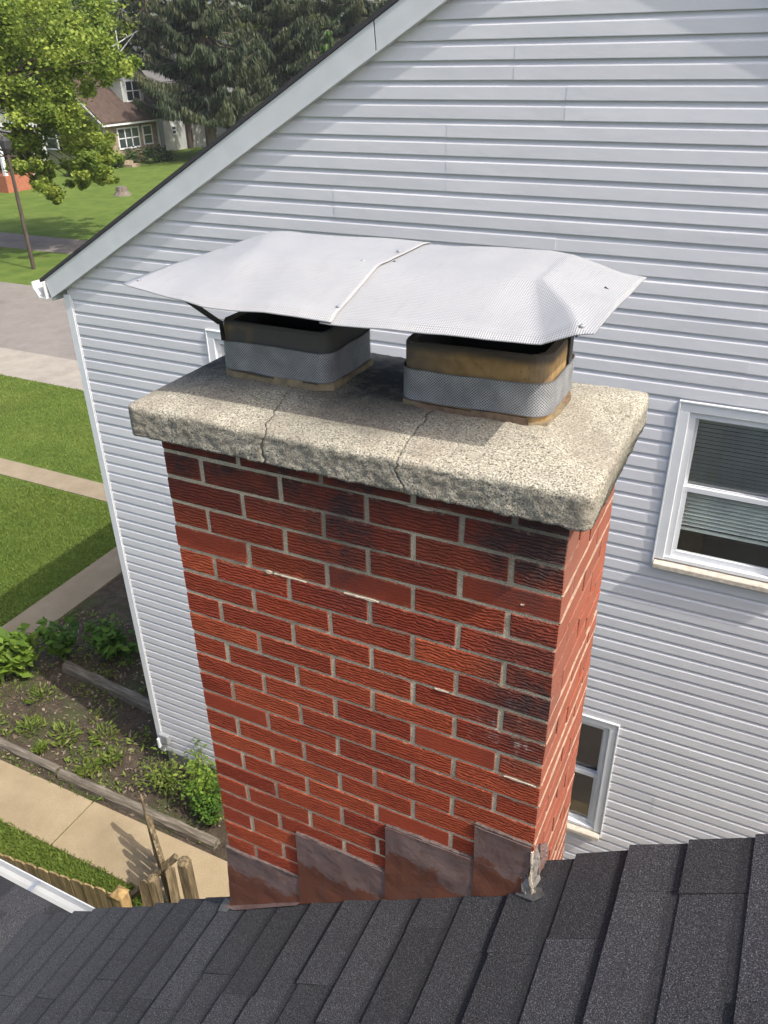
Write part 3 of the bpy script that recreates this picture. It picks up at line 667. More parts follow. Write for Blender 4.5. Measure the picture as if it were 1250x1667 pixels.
# flange of the lowest piece on the shingles, tar and a torn corner piece
def onroof(x, y, h=.014): return (x, y, roofA(x)+h)
MB().prism([onroof(-1.03, .02), onroof(-.70, -.004), onroof(-.72, -.022), onroof(-.98, -.03), onroof(-1.03, -.012)], (0, 0, .002)).build('flashing_flange', 'rusty_flashing', ch)
MB().prism([onroof(-1.06, .03, .012), onroof(-1.0, .0, .012), onroof(-1.005, -.035, .012), onroof(-1.05, -.03, .012)], (0, 0, .003)).build('tar_patch', 'tar', ch)
MB().prism([onroof(-.03, -.022, .012), onroof(.02, -.045, .012), onroof(.045, -.03, .012), onroof(.03, -.005, .012), onroof(-.02, -.004, .012)], (0, 0, .004)).build('tar_patch', 'tar', ch)
def crumple(name, pts, mat, th, seed):
    m = MB(); n = 9
    a, b_, c, d = [Vector(p) for p in pts]; g = [[None]*(n+1) for _ in range(n+1)]
    for i in range(n+1):
        for j in range(n+1):
            p = (a.lerp(b_, j/n)).lerp(d.lerp(c, j/n), i/n); q = p*24+Vector((seed, 0, 0)); p += Vector((noise.noise(q), noise.noise(q+Vector((9, 0, 0))), noise.noise(q+Vector((0, 9, 0)))))*.008; g[i][j] = p
    for i in range(n):
        for j in range(n): m.poly([g[i][j], g[i][j+1], g[i+1][j+1], g[i+1][j]])
    o = m.build(name, mat, ch); bm = bmesh.new(); bm.from_mesh(o.data); bmesh.ops.remove_doubles(bm, verts=bm.verts[:], dist=1e-5); bm.to_mesh(o.data); bm.free()
    md = o.modifiers.new('thick', 'SOLIDIFY'); md.thickness = th; return o
crumple('torn_flashing', [(-.004, -.010, -.985), (.005, .03, -.975), (.018, .03, -1.10), (.010, -.022, -1.125)], 'lead_grey', .003, 3)
crumple('torn_flashing', [(-.028, -.010, -1.045), (.002, -.016, -1.035), (.012, -.026, -1.12), (-.004, -.022, -1.125)], 'lead_grey', .003, 8)
crumple('torn_flashing', [(.006, .03, -.985), (.010, .075, -1.005), (.026, .075, -1.055), (.016, .02, -1.07)], 'rusty_flashing', .003, 5)
crumple('sealant_bead', [(-.003, -.010, -.95), (.004, -.010, -.95), (.020, -.026, -1.112), (.011, -.026, -1.115)], 'smear_mortar', .003, 12)
# ================================================================== SHEET-METAL COVER
cv = thing('chimney_cover', 'pale embossed aluminium cover sheet strapped over the two flues', 'chimney cover', (-.5, .26, .29))
PR = [(0, .293), (.02, .303), (.075, .317), (.20, .352), (.22, .3548), (.44, .357), (.48, .352), (.55, .305)]
def cover_sheet(stations, lift, name, label):
    """stations: list of (x, [(y,z)...8])"""
    bm = bmesh.new(); rows = [[bm.verts.new((x if not isinstance(x, tuple) else x[k], y, z+lift)) for k, (y, z) in enumerate(pr)] for x, pr in stations]
    for a, b_ in zip(rows, rows[1:]):
        for k in range(len(a)-1): bm.faces.new((a[k], b_[k], b_[k+1], a[k+1]))
    bmesh.ops.subdivide_edges(bm, edges=bm.edges[:], cuts=5, use_grid_fill=True)
    bmesh.ops.smooth_vert(bm, verts=bm.verts[:], factor=.12, use_axis_x=True, use_axis_y=True, use_axis_z=True)
    for v in bm.verts:
        p = v.co; v.co.z += .0034*noise.noise(p*7)+.0014*noise.noise(p*19)
    c0 = Vector((-.5, .26, .29))
    for v in bm.verts: v.co -= c0
    bmesh.ops.recalc_face_normals(bm, faces=bm.faces); me = bpy.data.meshes.new(name); bm.to_mesh(me); bm.free()
    me.polygons.foreach_set('use_smooth', [True]*len(me.polygons))
    o = link(name, me, 'embossed_aluminium', cv, c0, label=label); md = o.modifiers.new('thick', 'SOLIDIFY'); md.thickness = .0018; return o
def lerp_pr(a, b_, t): return [(p[0]+(q[0]-p[0])*t, p[1]+(q[1]-p[1])*t) for p, q in zip(a, b_)]
TIPL = [(.055, .299), (.075, .3005), (.12, .302), (.22, .304), (.25, .3045), (.38, .304), (.43, .302), (.46, .299)]
PRL = [(y, z-.004) for y, z in PR]
XB = (-.80, -.80, -.805, -.825, -.83, -.915, -.925, -.94)
stL = [(-1.065, TIPL), (tuple((q-1.065)/2 for q in XB), lerp_pr(TIPL, PRL, .5)), (XB, PRL), (tuple(q*.5-.34 for q in XB), PRL), (-.65, PR), (-.55, PR), (-.497, PR)]
cover_sheet(stL, .0045, 'cover_sheet', 'left sheet of the cover lapping over the other')
TIPR = [(.0, .335), (.03, .336), (.09, .335), (.2, .331), (.26, .329), (.40, .323), (.44, .321), (.48, .318)]
stR = [(-.525, PR), (-.45, PR), (-.32, [(y, z+.005) for y, z in PR]), (-.21, [(y, z+.007) for y, z in PR]),
       ((-.085, -.092, -.115, -.165, -.167, -.17, -.17, -.17), [(0, .303), (.02, .311), (.075, .322), (.215, .3565), (.235, .3585), (.44, .3605), (.478, .356), (.545, .31)]),
       ((-.028, -.032, -.062, -.150, -.153, -.155, -.155, -.155), [(-.002, .328), (.022, .343), (.085, .3495), (.22, .3600), (.24, .3605), (.44, .3605), (.476, .355), (.54, .312)]),
       ((-.004, -.012, -.02, -.06, -.065, -.07, -.07, -.07), [(-.001, .334), (.028, .337), (.088, .337), (.21, .342), (.25, .343), (.42, .341), (.46, .334), (.51, .316)]),
       (.004, TIPR)]
cover_sheet(stR, 0, 'cover_sheet', 'right sheet of the cover with a creased bright corner')
def screw(x, y, z):
    m = MB(); m.tube([(x, y, z-.002), (x, y, z+.002), (x, y, z+.0035)], [.0055, .0055, .0035], 10); m.build('screw', 'galvanised', cv)
screw(-.505, .045, .3135); screw(-.545, .23, .3595); screw(-.512, .34, .361); screw(-.022, .018, .3385); screw(-1.04, .085, .306)
m = MB(); m.bar((-.918, .070, .290), (-.872, .143, .212), .018, .002, (0, 1, .3)); m.bar((-.872, .145, .214), (-.872, .147, .172), .014, .002, (1, 0, 0)); m.build('strap', 'dark_metal', cv)
m = MB(); m.bar((-.035, .29, .334), (-.101, .30, .235), .022, .002, (0, 1, 0)); m.bar((-.101, .30, .238), (-.101, .30, .17), .022, .002, (1, 0, 0)); m.build('strap', 'dark_metal', cv)
m = MB(); m.bar((-.52, .24, .352), (-.592, .24, .215), .024, .002, (0, 1, 0)); m.build('strap', 'dark_metal', cv)
m = MB(); m.bar((-.5, .27, .352), (-.43, .27, .215), .024, .002, (0, 1, 0)); m.build('strap', 'dark_metal', cv)

# ================================================================== NEIGHBOURING HOUSE
XL, XR, ZS = -5.885, 3.93, -7.205
APX, APZ, SL = -.98, 1.59, .566
def rake_z(x): return APZ-SL*abs(x-APX)
nh = thing('house', 'pale grey vinyl-sided house with gable wall behind the chimney', 'house', (-1, 8, G))
YC = YW+.014
MB().prism([(XL+.02, YC, G), (XR-.02, YC, G), (XR-.02, YC, rake_z(XR)), (APX, YC, APZ), (XL+.02, YC, rake_z(XL))], (0, 9.5, 0))
WINS = []
def add_win(x0, x1, z0, z1): WINS.append((x0, x1, z0, z1))
add_win(-.222, .80, -2.735, -1.388); add_win(-1.22, -.245, -5.926, -4.453); add_win(-4.258, -3.25, -2.71, -1.367)
# wall core with openings: stack of boxes
b = MB(); zc = sorted({ZS} | {z for w_ in WINS for z in w_[2:]} | {rake_z(XL)})
for z0, z1 in zip(zc, zc[1:]):
    cuts = sorted((w_[0]+.05, w_[1]-.05) for w_ in WINS if w_[2] <= z0+1e-6 and w_[3] >= z1-1e-6); x = XL+.02
    for a, c in cuts: b.box(x, a, YC, YC+.18, z0, z1); x = c
    b.box(x, XR-.02, YC, YC+.18, z0, z1)
b.prism([(XL+.02, YC, rake_z(XL)), (XR-.02, YC, rake_z(XL)), (APX, YC, APZ)], (0, .18, 0)); b.build('wall', 'vinyl_siding', nh)
MB().box(XL+.02, XL+.2, YC+.18, YC+9, ZS, rake_z(XL)-.02).box(XR-.2, XR-.02, YC+.18, YC+9, ZS, rake_z(XR)-.02).box(XL+.02, XR-.02, YC+9, YC+9.2, ZS, rake_z(XL)-.02).build('far_wall', 'far_white_siding', nh)
MB().box(XL+.06, XR-.06, YC+.02, YC+9.1, G-.3, ZS-.002).build('foundation', 'foundation_block', nh)
MB().box(XL+.25, XR-.25, YC+1.2, YC+1.25, ZS, rake_z(XL)).build('inner_partition', 'interior_dark', nh)
PP = .1143
prf = [(.004, .003), (-.0185, 0), (-.0190, .004), (-.0170, .074), (-.0155, .079), (-.0100, .0845), (-.0055, .088), (-.0030, .094), (-.0015, .1143+.004)]
def sid_mesh():
    V = []; F = []
    for x in (0, 1):
        for y, z in prf: V.append((x, y, z))
    n = len(prf)
    for k in range(n-1): F.append((k, n+k, n+k+1, k+1))
    F.append(tuple(range(n))); F.append(tuple(range(2*n-1, n-1, -1)))
    me = mesh('siding_course', V, F); bm = bmesh.new(); bm.from_mesh(me); bmesh.ops.recalc_face_normals(bm, faces=bm.faces); bm.to_mesh(me); bm.free()
    for i, p in enumerate(me.polygons): pass
    me.materials.append(MAT['vinyl_siding']); return me
SM = sid_mesh(); rs = random.Random(3)
ncrs = int((APZ-ZS)/PP)+1; seams = [-4.2, -1.3, 1.9]
for k in range(ncrs):
    z = ZS+k*PP; zt = z+PP
    if k % 2 == 0:
        base = rs.choice((-3.9, -2.9, -2.0, -1.2, -4.6)); seams = [base+3.05*q for q in range(-1, 4)]
    xa, xb = XL+.03, XR-.03
    if z > rake_z(XL)-.08:
        d = (APZ-z)/SL; xa, xb = max(xa, APX-d+.02), min(xb, APX+d-.02)
    if xb-xa < .1: continue
    iv = [(xa, xb)]
    for x0, x1, z0, z1 in WINS:
        if z < z1-.03 and zt > z0+.03:
            iv = [q for a, c in iv for q in ((a, min(c, x0+.012)), (max(a, x1-.012), c)) if q[1]-q[0] > .03]
    out = []
    for a, c in iv:
        s_ = [a]+[q for q in seams if a+.15 < q < c-.15]+[c]
        out += list(zip(s_, s_[1:]))
    for j, (a, c) in enumerate(out):
        o = link('siding_course', SM, None, nh, (a, YW+.0165-.0018*(j % 2), z)); o.scale = (c-a+(.012 if j % 2 else 0), 1, 1); o.rotation_euler = (rs.uniform(-.012, .012), rs.uniform(-.0004, .0004), 0); o.location.z += rs.uniform(-.0008, .0008)
# corner posts and starter
for x0, x1 in ((XL-.02, XL+.062), (XR-.062, XR+.02)):
    MB().box(x0, x1, YW-.012, YW+.09, ZS-.03, rake_z(x0)-.03).build('corner_post', 'white_trim', nh, bevel=.003)
    MB().box(x1 if x0 < 0 else x0-.012, x1+.012 if x0 < 0 else x0, YW-.006, YW+.012, ZS-.02, rake_z(x0)-.05).build('corner_channel', 'white_trim', nh)
# rake boards, roof slabs, gutter
YR = YW-.058
def rk(x, dz): return (x, rake_z(x)+dz)
for sgn in (-1, 1):
    xe = APX+sgn*5.03; ze = rake_z(xe)
    pts = [(APX, APZ), (xe, ze), (xe-.03*sgn*-1, ze+.17), (xe+.03*sgn, ze+.175), (APX, APZ+.192)]
    pts = [(APX, YR, APZ), (xe, YR, ze), (xe+.045*sgn, YR, ze+.165), (APX, YR, APZ+.192)]
    # two lengths of aluminium-wrapped board meeting at a lap
    A = Vector(pts[0]); B = Vector(pts[1]); Cc = Vector(pts[2]); D = Vector(pts[3])
    for i, (t0, t1) in enumerate(((0, .30), (.302, 1))):
        q = [A.lerp(B, t0), A.lerp(B, t1), D.lerp(Cc, t1), D.lerp(Cc, t0)]
        MB().prism([v+Vector((0, -.0012*i, 0)) for v in q], (0, .02, 0)).build('rake_board', 'grey_trim', nh)
    q = [A+Vector((0, -.004, -.004)), B+Vector((0, -.004, -.004)), B+Vector((0, -.004, .012)), A+Vector((0, -.004, .012))]
    MB().prism(q, (0, .07, 0)).build('rake_channel', 'grey_trim', nh)
    MB().prism([A+Vector((0, .02, .02)), B+Vector((0, .02, .02)), B+Vector((0, .02, .03)), A+Vector((0, .02, .03))], (0, .06, 0)).build('soffit', 'white_trim', nh)
    xo = xe+.10*sgn
    z1 = APZ+.196
    MB().prism([(APX, YR-.010, z1), (xo, YR-.010, z1-SL*abs(xo-APX)), (xo, YR-.010, z1-SL*abs(xo-APX)+.032), (APX, YR-.010, z1+.032)], (0, 9.6, 0)).build('roof_slope', 'shingle', nh)
    # eave fascia and gutter seen end-on
    xf = xe+.02*sgn; zf = ze+.12
    MB().box(min(xf, xf+.02*sgn), max(xf, xf+.02*sgn), YR+.03, YR+9.4, zf-.16, zf+.0).build('eave_fascia', 'white_trim', nh)
    gp = [(.0, .0), (.0, -.115), (.07, -.115), (.088, -.08), (.112, -.045), (.118, -.002), (.108, .002), (.108, -.006), (.104, -.042), (.082, -.075), (.066, -.108), (.006, -.108), (.006, .0)]
    gx = xf+.024*sgn; gp = [(a*1.35, c*1.3) for a, c in gp]
    MB().prism([(gx+x*sgn, YR-.03, zf+.02+z) for x, z in gp], (0, 9.5, 0)).build('gutter', 'white_metal', nh)
    MB().prism([(gx+x*sgn, YR+.25, zf+.018+z) for x, z in gp[:6]], (0, .003, 0)).build('gutter_stop', 'white_metal', nh)
# small vent box at the foot of the corner
MB().box(XL+.05, XL+.2, YW-.06, YW+.012, ZS+.18, ZS+.33).build('hose_box', 'grey_box', nh, bevel=.012)
MB().box(XL+.035, XL+.07, YW-.09, YW-.0, ZS+.1, ZS+.26).build('hose_cover', 'grey_trim', nh, bevel=.008)

def window(x0, x1, z0, z1, blind_to):
    wn = link('window', mesh('window', [(0, 0, 0), (.001, 0, 0), (0, 0, .001)], [(0, 1, 2)]), 'white_trim', nh, ((x0+x1)/2, YW+.1, (z0+z1)/2))
    cw = .080; sil = .05; yf = YW-.010
    fr = MB()
    # casing boards
    for a, c, d, e in ((x0+.014, x0+cw, z0+sil, z1-cw-.0005), (x1-cw, x1-.014, z0+sil, z1-cw-.0005), (x0+.014, x1-.014, z1-cw, z1-.016)):
        fr.box(a, c, yf, YW+.05, d, e)
    fr.build('casing', 'white_trim', wn, bevel=.003)
    fr = MB(); t = .013; yj = yf-.009   # J-channel
    fr.box(x0, x0+t, yj, YW+.02, z0-.005, z1-t).box(x1-t, x1, yj, YW+.02, z0-.005, z1-t).box(x0, x1, yj-.001, YW+.02, z1-t, z1)
    fr.build('channel', 'white_trim', wn, bevel=.002)
    sb = MB().box(x0+.012, x1-.012, yf-.055, YW+.08, z0-.008, z0+sil-.012).build('sill', 'sill_stone', wn, bevel=.006)
    ix0, ix1, iz0, iz1 = x0+cw, x1-cw, z0+sil, z1-cw
    jm = MB(); ji = .045
    jm.box(ix0, ix0+ji, YW+.012, YW+.12, iz0+.03, iz1-ji).box(ix1-ji, ix1, YW+.012, YW+.12, iz0+.03, iz1-ji).box(ix0, ix1, YW+.010, YW+.12, iz1-ji, iz1-.001).box(ix0, ix1, YW-.004, YW+.12, iz0+.001, iz0+.03)
    jm.build('jamb', 'white_trim', wn)
    sx0, sx1, sz0, sz1 = ix0+ji, ix1-ji, iz0+.03, iz1-ji; mid = sz0+(sz1-sz0)*.50; s = .032
    up = MB(); y0, y1 = YW+.075, YW+.10
    up.box(sx0, sx0+s*.6, y0, y1, mid+.028, sz1-s*.7).box(sx1-s*.6, sx1, y0, y1, mid+.028, sz1-s*.7).box(sx0, sx1, y0-.002, y1, sz1-s*.7, sz1-.001).box(sx0, sx1, y0-.002, y1, mid-.005, mid+.028); up.build('upper_sash', 'white_trim', wn)
    lo = MB(); y0, y1 = YW+.038, YW+.066
    lo.box(sx0, sx0+s, y0, y1, sz0+.045, mid-.012).box(sx1-s, sx1, y0, y1, sz0+.045, mid-.012).box(sx0, sx1, y0-.002, y1, mid-.012, mid+.025).box(sx0, sx1, y0-.002, y1, sz0+.001, sz0+.045); lo.build('lower_sash', 'white_trim', wn)
    MB().poly([(sx0, YW+.088, mid), (sx1, YW+.088, mid), (sx1, YW+.088, sz1), (sx0, YW+.088, sz1)]).build('pane', 'window_glass', wn)
    MB().poly([(sx0, YW+.052, sz0), (sx1, YW+.052, sz0), (sx1, YW+.052, mid), (sx0, YW+.052, mid)]).build('pane', 'window_glass', wn)
    if blind_to is not None:
        bl = MB(); zz = sz1-.055; zend = sz0+(sz1-sz0)*blind_to
        bl.box(sx0+.01, sx1-.01, YW+.11, YW+.14, sz1-.05, sz1-.005)
        while zz > zend:
            bl.prism([(sx0+.012, YW+.106, zz-.007), (sx0+.012, YW+.134, zz+.005), (sx0+.012, YW+.134, zz+.0065), (sx0+.012, YW+.106, zz-.0055)], (sx1-sx0-.024, 0, 0)); zz -= .031+random.uniform(-.0012, .0012)
        bl.box(sx0+.01, sx1-.01, YW+.112, YW+.134, zend-.03, zend-.01); bl.build('blind', 'blind_vinyl', wn)
    MB().box(sx0-.1, sx1+.1, YW+.75, YW+.78, sz0-.2, sz1+.2).box(sx0-.12, sx0-.1, YW+.2, YW+.78, sz0-.2, sz1+.2).box(sx1+.1, sx1+.12, YW+.2, YW+.78, sz0-.2, sz1+.2).box(sx0-.1, sx1+.1, YW+.2, YW+.78, sz0-.22, sz0-.2).box(sx0-.1, sx1+.1, YW+.2, YW+.78, sz1+.2, sz1+.22).build('room', 'interior_dark', wn)
window(*WINS[0], .2); window(*WINS[1], None); window(*WINS[2], .5)

# ================================================================== YARD
def timber(name, a, b_, w_, h, label, mat='grey_timber'):
    a = Vector(a); b_ = Vector(b_); L = (b_-a).length; m = MB(); n = 22; ring = []
    rr = random.Random(int(L*1000))
    for i in range(n+1):
        x = -L/2+L*i/n; r = []
        for y, z in ((-.5, 0), (-.47, .72), (-.3, 1), (.3, 1), (.47, .75), (.5, 0)):
            j = noise.noise((x*4, y*6, z*3+L))*.10; r.append((x+(rr.uniform(-.03, .01) if i in (0, n) else 0), (y+j)*w_, (z+j*.6)*h+.02*noise.noise((x*1.2, L, 3))))
        ring.append(r)
    V = [p for r in ring for p in r]; F = []; k = 6
    for i in range(n):
        for j in range(k): F.append((i*k+j, i*k+(j+1) % k, (i+1)*k+(j+1) % k, (i+1)*k+j))
    F.append(tuple(range(k))); F.append(tuple(n*k+j for j in range(k-1, -1, -1)))
    me = mesh(name, V, F); bm = bmesh.new(); bm.from_mesh(me); bmesh.ops.recalc_face_normals(bm, faces=bm.faces); bm.to_mesh(me); bm.free()
    o = link(name, me, mat, None, (a+b_)/2, label=label, cat='timber', group='timber edging of the planting bed'); o.rotation_euler.z = math.atan2(b_.y-a.y, b_.x-a.x)
timber('edging_timber', (-8.52, 5.16, G), (-5.92, 4.95, G), .16, .14, 'shaded grey timber lying across the bed from the house corner')
timber('edging_timber', (-6.98, 3.52, G), (-4.45, 3.50, G), .13, .12, 'long weathered timber between the tan walk and the bed')
timber('edging_timber', (-9.6, 3.62, G), (-7.05, 3.55, G), .12, .10, 'timber edging at the left end of the walk')

# board fence along the grass strip
def board(x, y, z0, z1, w_, th, name, mat, par, rot=0.0, ear=.03, lean=0.0):
    e = ear; pts = [(-w_/2, 0, 0), (w_/2, 0, 0), (w_/2, 0, z1-z0-e), (w_/2-e, 0, z1-z0), (-w_/2+e, 0, z1-z0), (-w_/2, 0, z1-z0-e)]
    m = MB(); m.prism([(p[0]+lean*p[2], p[1]-th/2, p[2]) for p in pts], (0, th, 0)); c, s = math.cos(rot), math.sin(rot)
    m.V = [(v[0]*c-v[1]*s, v[0]*s+v[1]*c, v[2]) for v in m.V]
    me = mesh(name, m.V, m.F); bm = bmesh.new(); bm.from_mesh(me); bmesh.ops.recalc_face_normals(bm, faces=bm.faces); bm.to_mesh(me); bm.free()
    return link(name, me, mat, par, (x, y, z0))
fn = thing('fence', 'brown board fence below the gutter beside the grass strip', 'fence', (-5.8, 1.84, G)); fx = -8.4; i = 0
while fx < -4.42:
    wb = .14; board(fx+wb/2, 1.955+(fx+4.43)*.106+.004*(i % 2), G+.03, -6.33+random.uniform(-.012, .012), wb-.004, .018, 'fence_board', 'fence_wood', fn, .106, .028, random.uniform(-.006, .006)); fx += wb; i += 1
for z in (-7.2, -6.6): MB().bar((-8.4, 1.56, z), (-4.42, 1.982, z), .04, .09).build('fence_rail', 'fence_wood', fn)
pt = thing('fence_post', 'square post with bright pointed cap at the fence end', 'post', (-4.35, 1.99, G))
MB().box(-4.41, -4.29, 1.93, 2.05, G, -6.34).build('post_shaft', 'new_wood', pt, bevel=.004)
m = MB(); q = [(-4.42, 1.92), (-4.28, 1.92), (-4.28, 2.06), (-4.42, 2.06)]
for k in range(4): m.poly([(*q[k], -6.34), (*q[(k+1) % 4], -6.34), (-4.35, 1.99, -6.26)])
m.poly([(*p, -6.34) for p in q]); m.build('post_cap', 'new_wood', pt)
# open picket gate seen nearly edge-on, and its hinge posts
gtg = thing('gate', 'old picket gate standing open over the walk', 'gate', (-4.6, 2.75, G))
d0 = Vector((-4.98, 3.03)); d1 = Vector((-4.28, 2.50)); ang = math.atan2(d1.y-d0.y, d1.x-d0.x)
for i in range(6):
    t = i/5; p = d0.lerp(d1, t); board(p.x, p.y, G+.06, -6.34-.16*math.sin(t*3.1)-.03*(i % 2), .11, .02, 'picket', 'old_picket_wood', gtg, ang+random.uniform(-.05, .05), .045, random.uniform(-.02, .02))
for z in (-7.2, -6.75): MB().bar((d0.x+.02, d0.y+.03, z), (d1.x+.02, d1.y+.03, z), .035, .08).build('gate_rail', 'old_picket_wood', gtg)
MB().bar((-4.62, 2.26, -6.95), (-4.16, 2.60, -6.42), .07, .045).build('gate_brace', 'old_picket_wood', gtg)
def postthing(x, y, zt, w_, label, rot=.2):
    p = thing('gate_post', label, 'post', (x, y, G), 'old gate posts on the walk'); m = MB(); h = w_/2
    m.prism([(-h, -h, 0), (h, -h, 0), (h, h, 0), (-h, h, 0)], (0, 0, zt-G-.02)); c, s = math.cos(rot), math.sin(rot); m.V = [(v[0]*c-v[1]*s+x, v[0]*s+v[1]*c+y, v[2]+G) for v in m.V]
    m.build('post_shaft', 'old_picket_wood', p, bevel=.006)
    m = MB(); m.tube([(x, y, zt-.02), (x, y, zt), (x, y, zt+.02)], [w_*.62, w_*.6, w_*.35], 8); m.build('post_top', 'old_picket_wood', p)
postthing(-4.02, 2.56, -6.36, .11, 'stout round-topped post nearest the chimney'); postthing(-4.22, 2.30, -6.42, .09, 'mossy pointed post beside the gate brace', .5)
lf = thing('leaning_pickets', 'loose weathered pickets leaning by the gate posts', 'pickets', (-4.3, 2.1, G))
for (x, y, zt, rot, ln) in ((-4.33, 2.22, -6.42, .4, .05), (-4.28, 2.06, -6.5, .7, -.08), (-4.14, 2.44, -6.4, 1.1, .02)): board(x, y, G+.03, zt, .1, .02, 'picket', 'old_picket_wood', lf, rot, .04, ln)

# plants
def clump_plant(name, x, y, h, r, n, leaf, mat, label, cat='plant', stems=8, group='garden plants by the house corner', drop=.3):
    t = thing(name, label, cat, (x, y, G), group); sm = MB(); cs = []; rr = []
    for i in range(stems):
        a = random.uniform(0, 6.28); q = r*random.uniform(.2, .9); tip = Vector((x+q*math.cos(a), y+q*math.sin(a), G+h*random.uniform(.55, 1)))
        sm.tube([(x+.2*q*math.cos(a), y+.2*q*math.sin(a), G), tip.lerp(Vector((x, y, G)), .4)+Vector((0, 0, .05)), tip], [.008, .006, .003], 5)
        for f in (.45, .7, 1.0):
            cs.append(tuple(Vector((x, y, G)).lerp(tip, f)+Vector((0, 0, .03)))); rr.append(r*.32*(.7+.5*random.random()))
    sm.build('stem', 'bark_dark', t)
    leaf_cloud('leaves', cs, rr, max(4, n//len(cs)), leaf, mat, t, flat=.9, squash=.7, aspect=.5)
clump_plant('leafy_shrub', -9.15, 4.72, .75, .5, 620, .21, 'bright_leaf', 'tall bright leafy plant at the pavement edge', stems=16)
clump_plant('leafy_shrub', -8.0, 5.85, .55, .55, 330, .16, 'shrub_leaf', 'low broad-leaved plant in the house shadow', stems=10)
clump_plant('leafy_shrub', -5.0, 4.02, .7, .4, 900, .06, 'bright_leaf', 'bright bushy shrub at the foot of the siding', stems=14)
clump_plant('leafy_shrub', -4.75, 3.72, .55, .32, 900, .055, 'shrub_leaf', 'small shrub tucked behind the chimney edge', stems=10)
clump_plant('leafy_shrub', -8.7, 5.3, .7, .36, 380, .15, 'shrub_leaf', 'dark green leafy plant just inside the house shadow', stems=12)
clump_plant('weed_clump', -5.6, 3.95, .35, .38, 700, .05, 'weed_leaf', 'straggly dull weeds beside the shrub', stems=12)
for i, (x, y, r, lab) in enumerate(((-8.35, 4.5, .3, 'yellow-green hosta clump near the left edge of the bed'), (-7.45, 4.05, .28, 'round yellow weed patch in the middle of the bed'), (-8.0, 3.98, .24, 'low weed patch by the left timber'), (-6.95, 4.3, .25, 'grassy tuft near the house shadow'), (-6.55, 3.98, .22, 'grassy tuft close to the house corner'), (-6.7, 3.72, .2, 'tuft of grass against the long timber'), (-7.55, 3.72, .12, 'tiny weed beside the timber joint'))):
    t = thing('weed_tuft', lab, 'weed', (x, y, G), 'weeds in the planting bed'); n = 130
    a = RG.uniform(0, 6.28, n); r *= .8; q = RG.uniform(0, 1, n)**.5*r;  P = np.stack([x+q*np.cos(a), y+q*np.sin(a), G+.05+RG.uniform(0, .09, n)], 1)
    D = unit(np.stack([np.cos(a)+RG.normal(0, .6, n), np.sin(a)+RG.normal(0, .6, n), RG.uniform(.2, 1.6, n)], 1)); S = unit(np.cross(D, RG.normal(size=(n, 3))))
    cards('blades', P, D, S, RG.uniform(.05, .15, n), RG.uniform(.012, .035, n), RG.uniform(0, 1, n), 'weed_leaf', t)
# leaf litter, bed weeds and lawns: uncountable
n = 1900; P = np.stack([RG.uniform(-9.5, -4.6, n), RG.uniform(3.42, 6.5, n), np.full(n, G+.02)+RG.uniform(0, .02, n)], 1); P = P[~((P[:, 0] > -5.9) & (P[:, 1] > 4.25))]; n = len(P)
A, B = rand_frames(n, 2.0); cards('leaf_litter', P, A, B, RG.uniform(.02, .09, n), RG.uniform(.008, .045, n), RG.uniform(0, 1, n)**1.5, 'dry_leaf', label='dry brown leaves scattered over the planting bed', cat='leaf litter', kind='stuff')
n = 5200; P = np.stack([RG.uniform(-9.5, -4.6, n), RG.uniform(3.42, 6.5, n), np.full(n, G+.03)+RG.uniform(0, .05, n)], 1)
keep = np.array([noise.noise((p[0]*1.7, p[1]*1.7, 8.0))+.5*noise.noise((p[0]*5, p[1]*5, 2.0)) > .12 for p in P]) & ~((P[:, 0] > -5.9) & (P[:, 1] > 4.25)); P = P[keep]; n = len(P)
A, B = rand_frames(n, .6); cards('ground_weeds', P, A, B, RG.uniform(.03, .12, n), RG.uniform(.012, .04, n), RG.uniform(0, 1, n), 'weed_leaf', label='sparse yellow-green seedlings across the bed soil', cat='weeds', kind='stuff')
def grass(name, boxes, per_m2, h, label):
    Ps = []
    for x0, x1, y0, y1, dens in boxes:
        n = int((x1-x0)*(y1-y0)*per_m2*dens); Ps.append(np.stack([RG.uniform(x0, x1, n), RG.uniform(y0, y1, n), np.zeros(n)], 1))
    P = np.concatenate(Ps); n = len(P)
    ton = np.array([noise.noise((p[0]*.9, p[1]*.9, 3.0))*.5+.5 for p in P]) if n < 400000 else RG.uniform(0, 1, n)
    D = unit(np.stack([RG.normal(0, .5, n), RG.normal(0, .5, n), np.ones(n)], 1)); S = unit(np.cross(D, RG.normal(size=(n, 3)))); L = h*RG.uniform(.6, 1.4, n)
    P[:, 2] = G+L*.45; return cards(name, P, D, S, L, np.full(n, .014)*RG.uniform(.7, 1.6, n), ton*.7+RG.uniform(-.1, .4, n), 'grass_blade', label=label, cat='grass', kind='stuff')
grass('lawn_grass', [(-9.6, -3.6, 1.9, 2.68, 3.0), (-14.0, -10.28, 4.5, 9.5, 1.6), (-19, -14, 5.5, 9.5, .9), (-22, -10.3, 10.2, 14.3, .8), (-9.5, -6.2, 3.36, 3.6, .6), (-9.5, -6, 3.7, 4.3, .10), (-9.55, -8.8, 3.6, 4.8, .5)], 900, .065, 'short green lawn grass beside the walks')

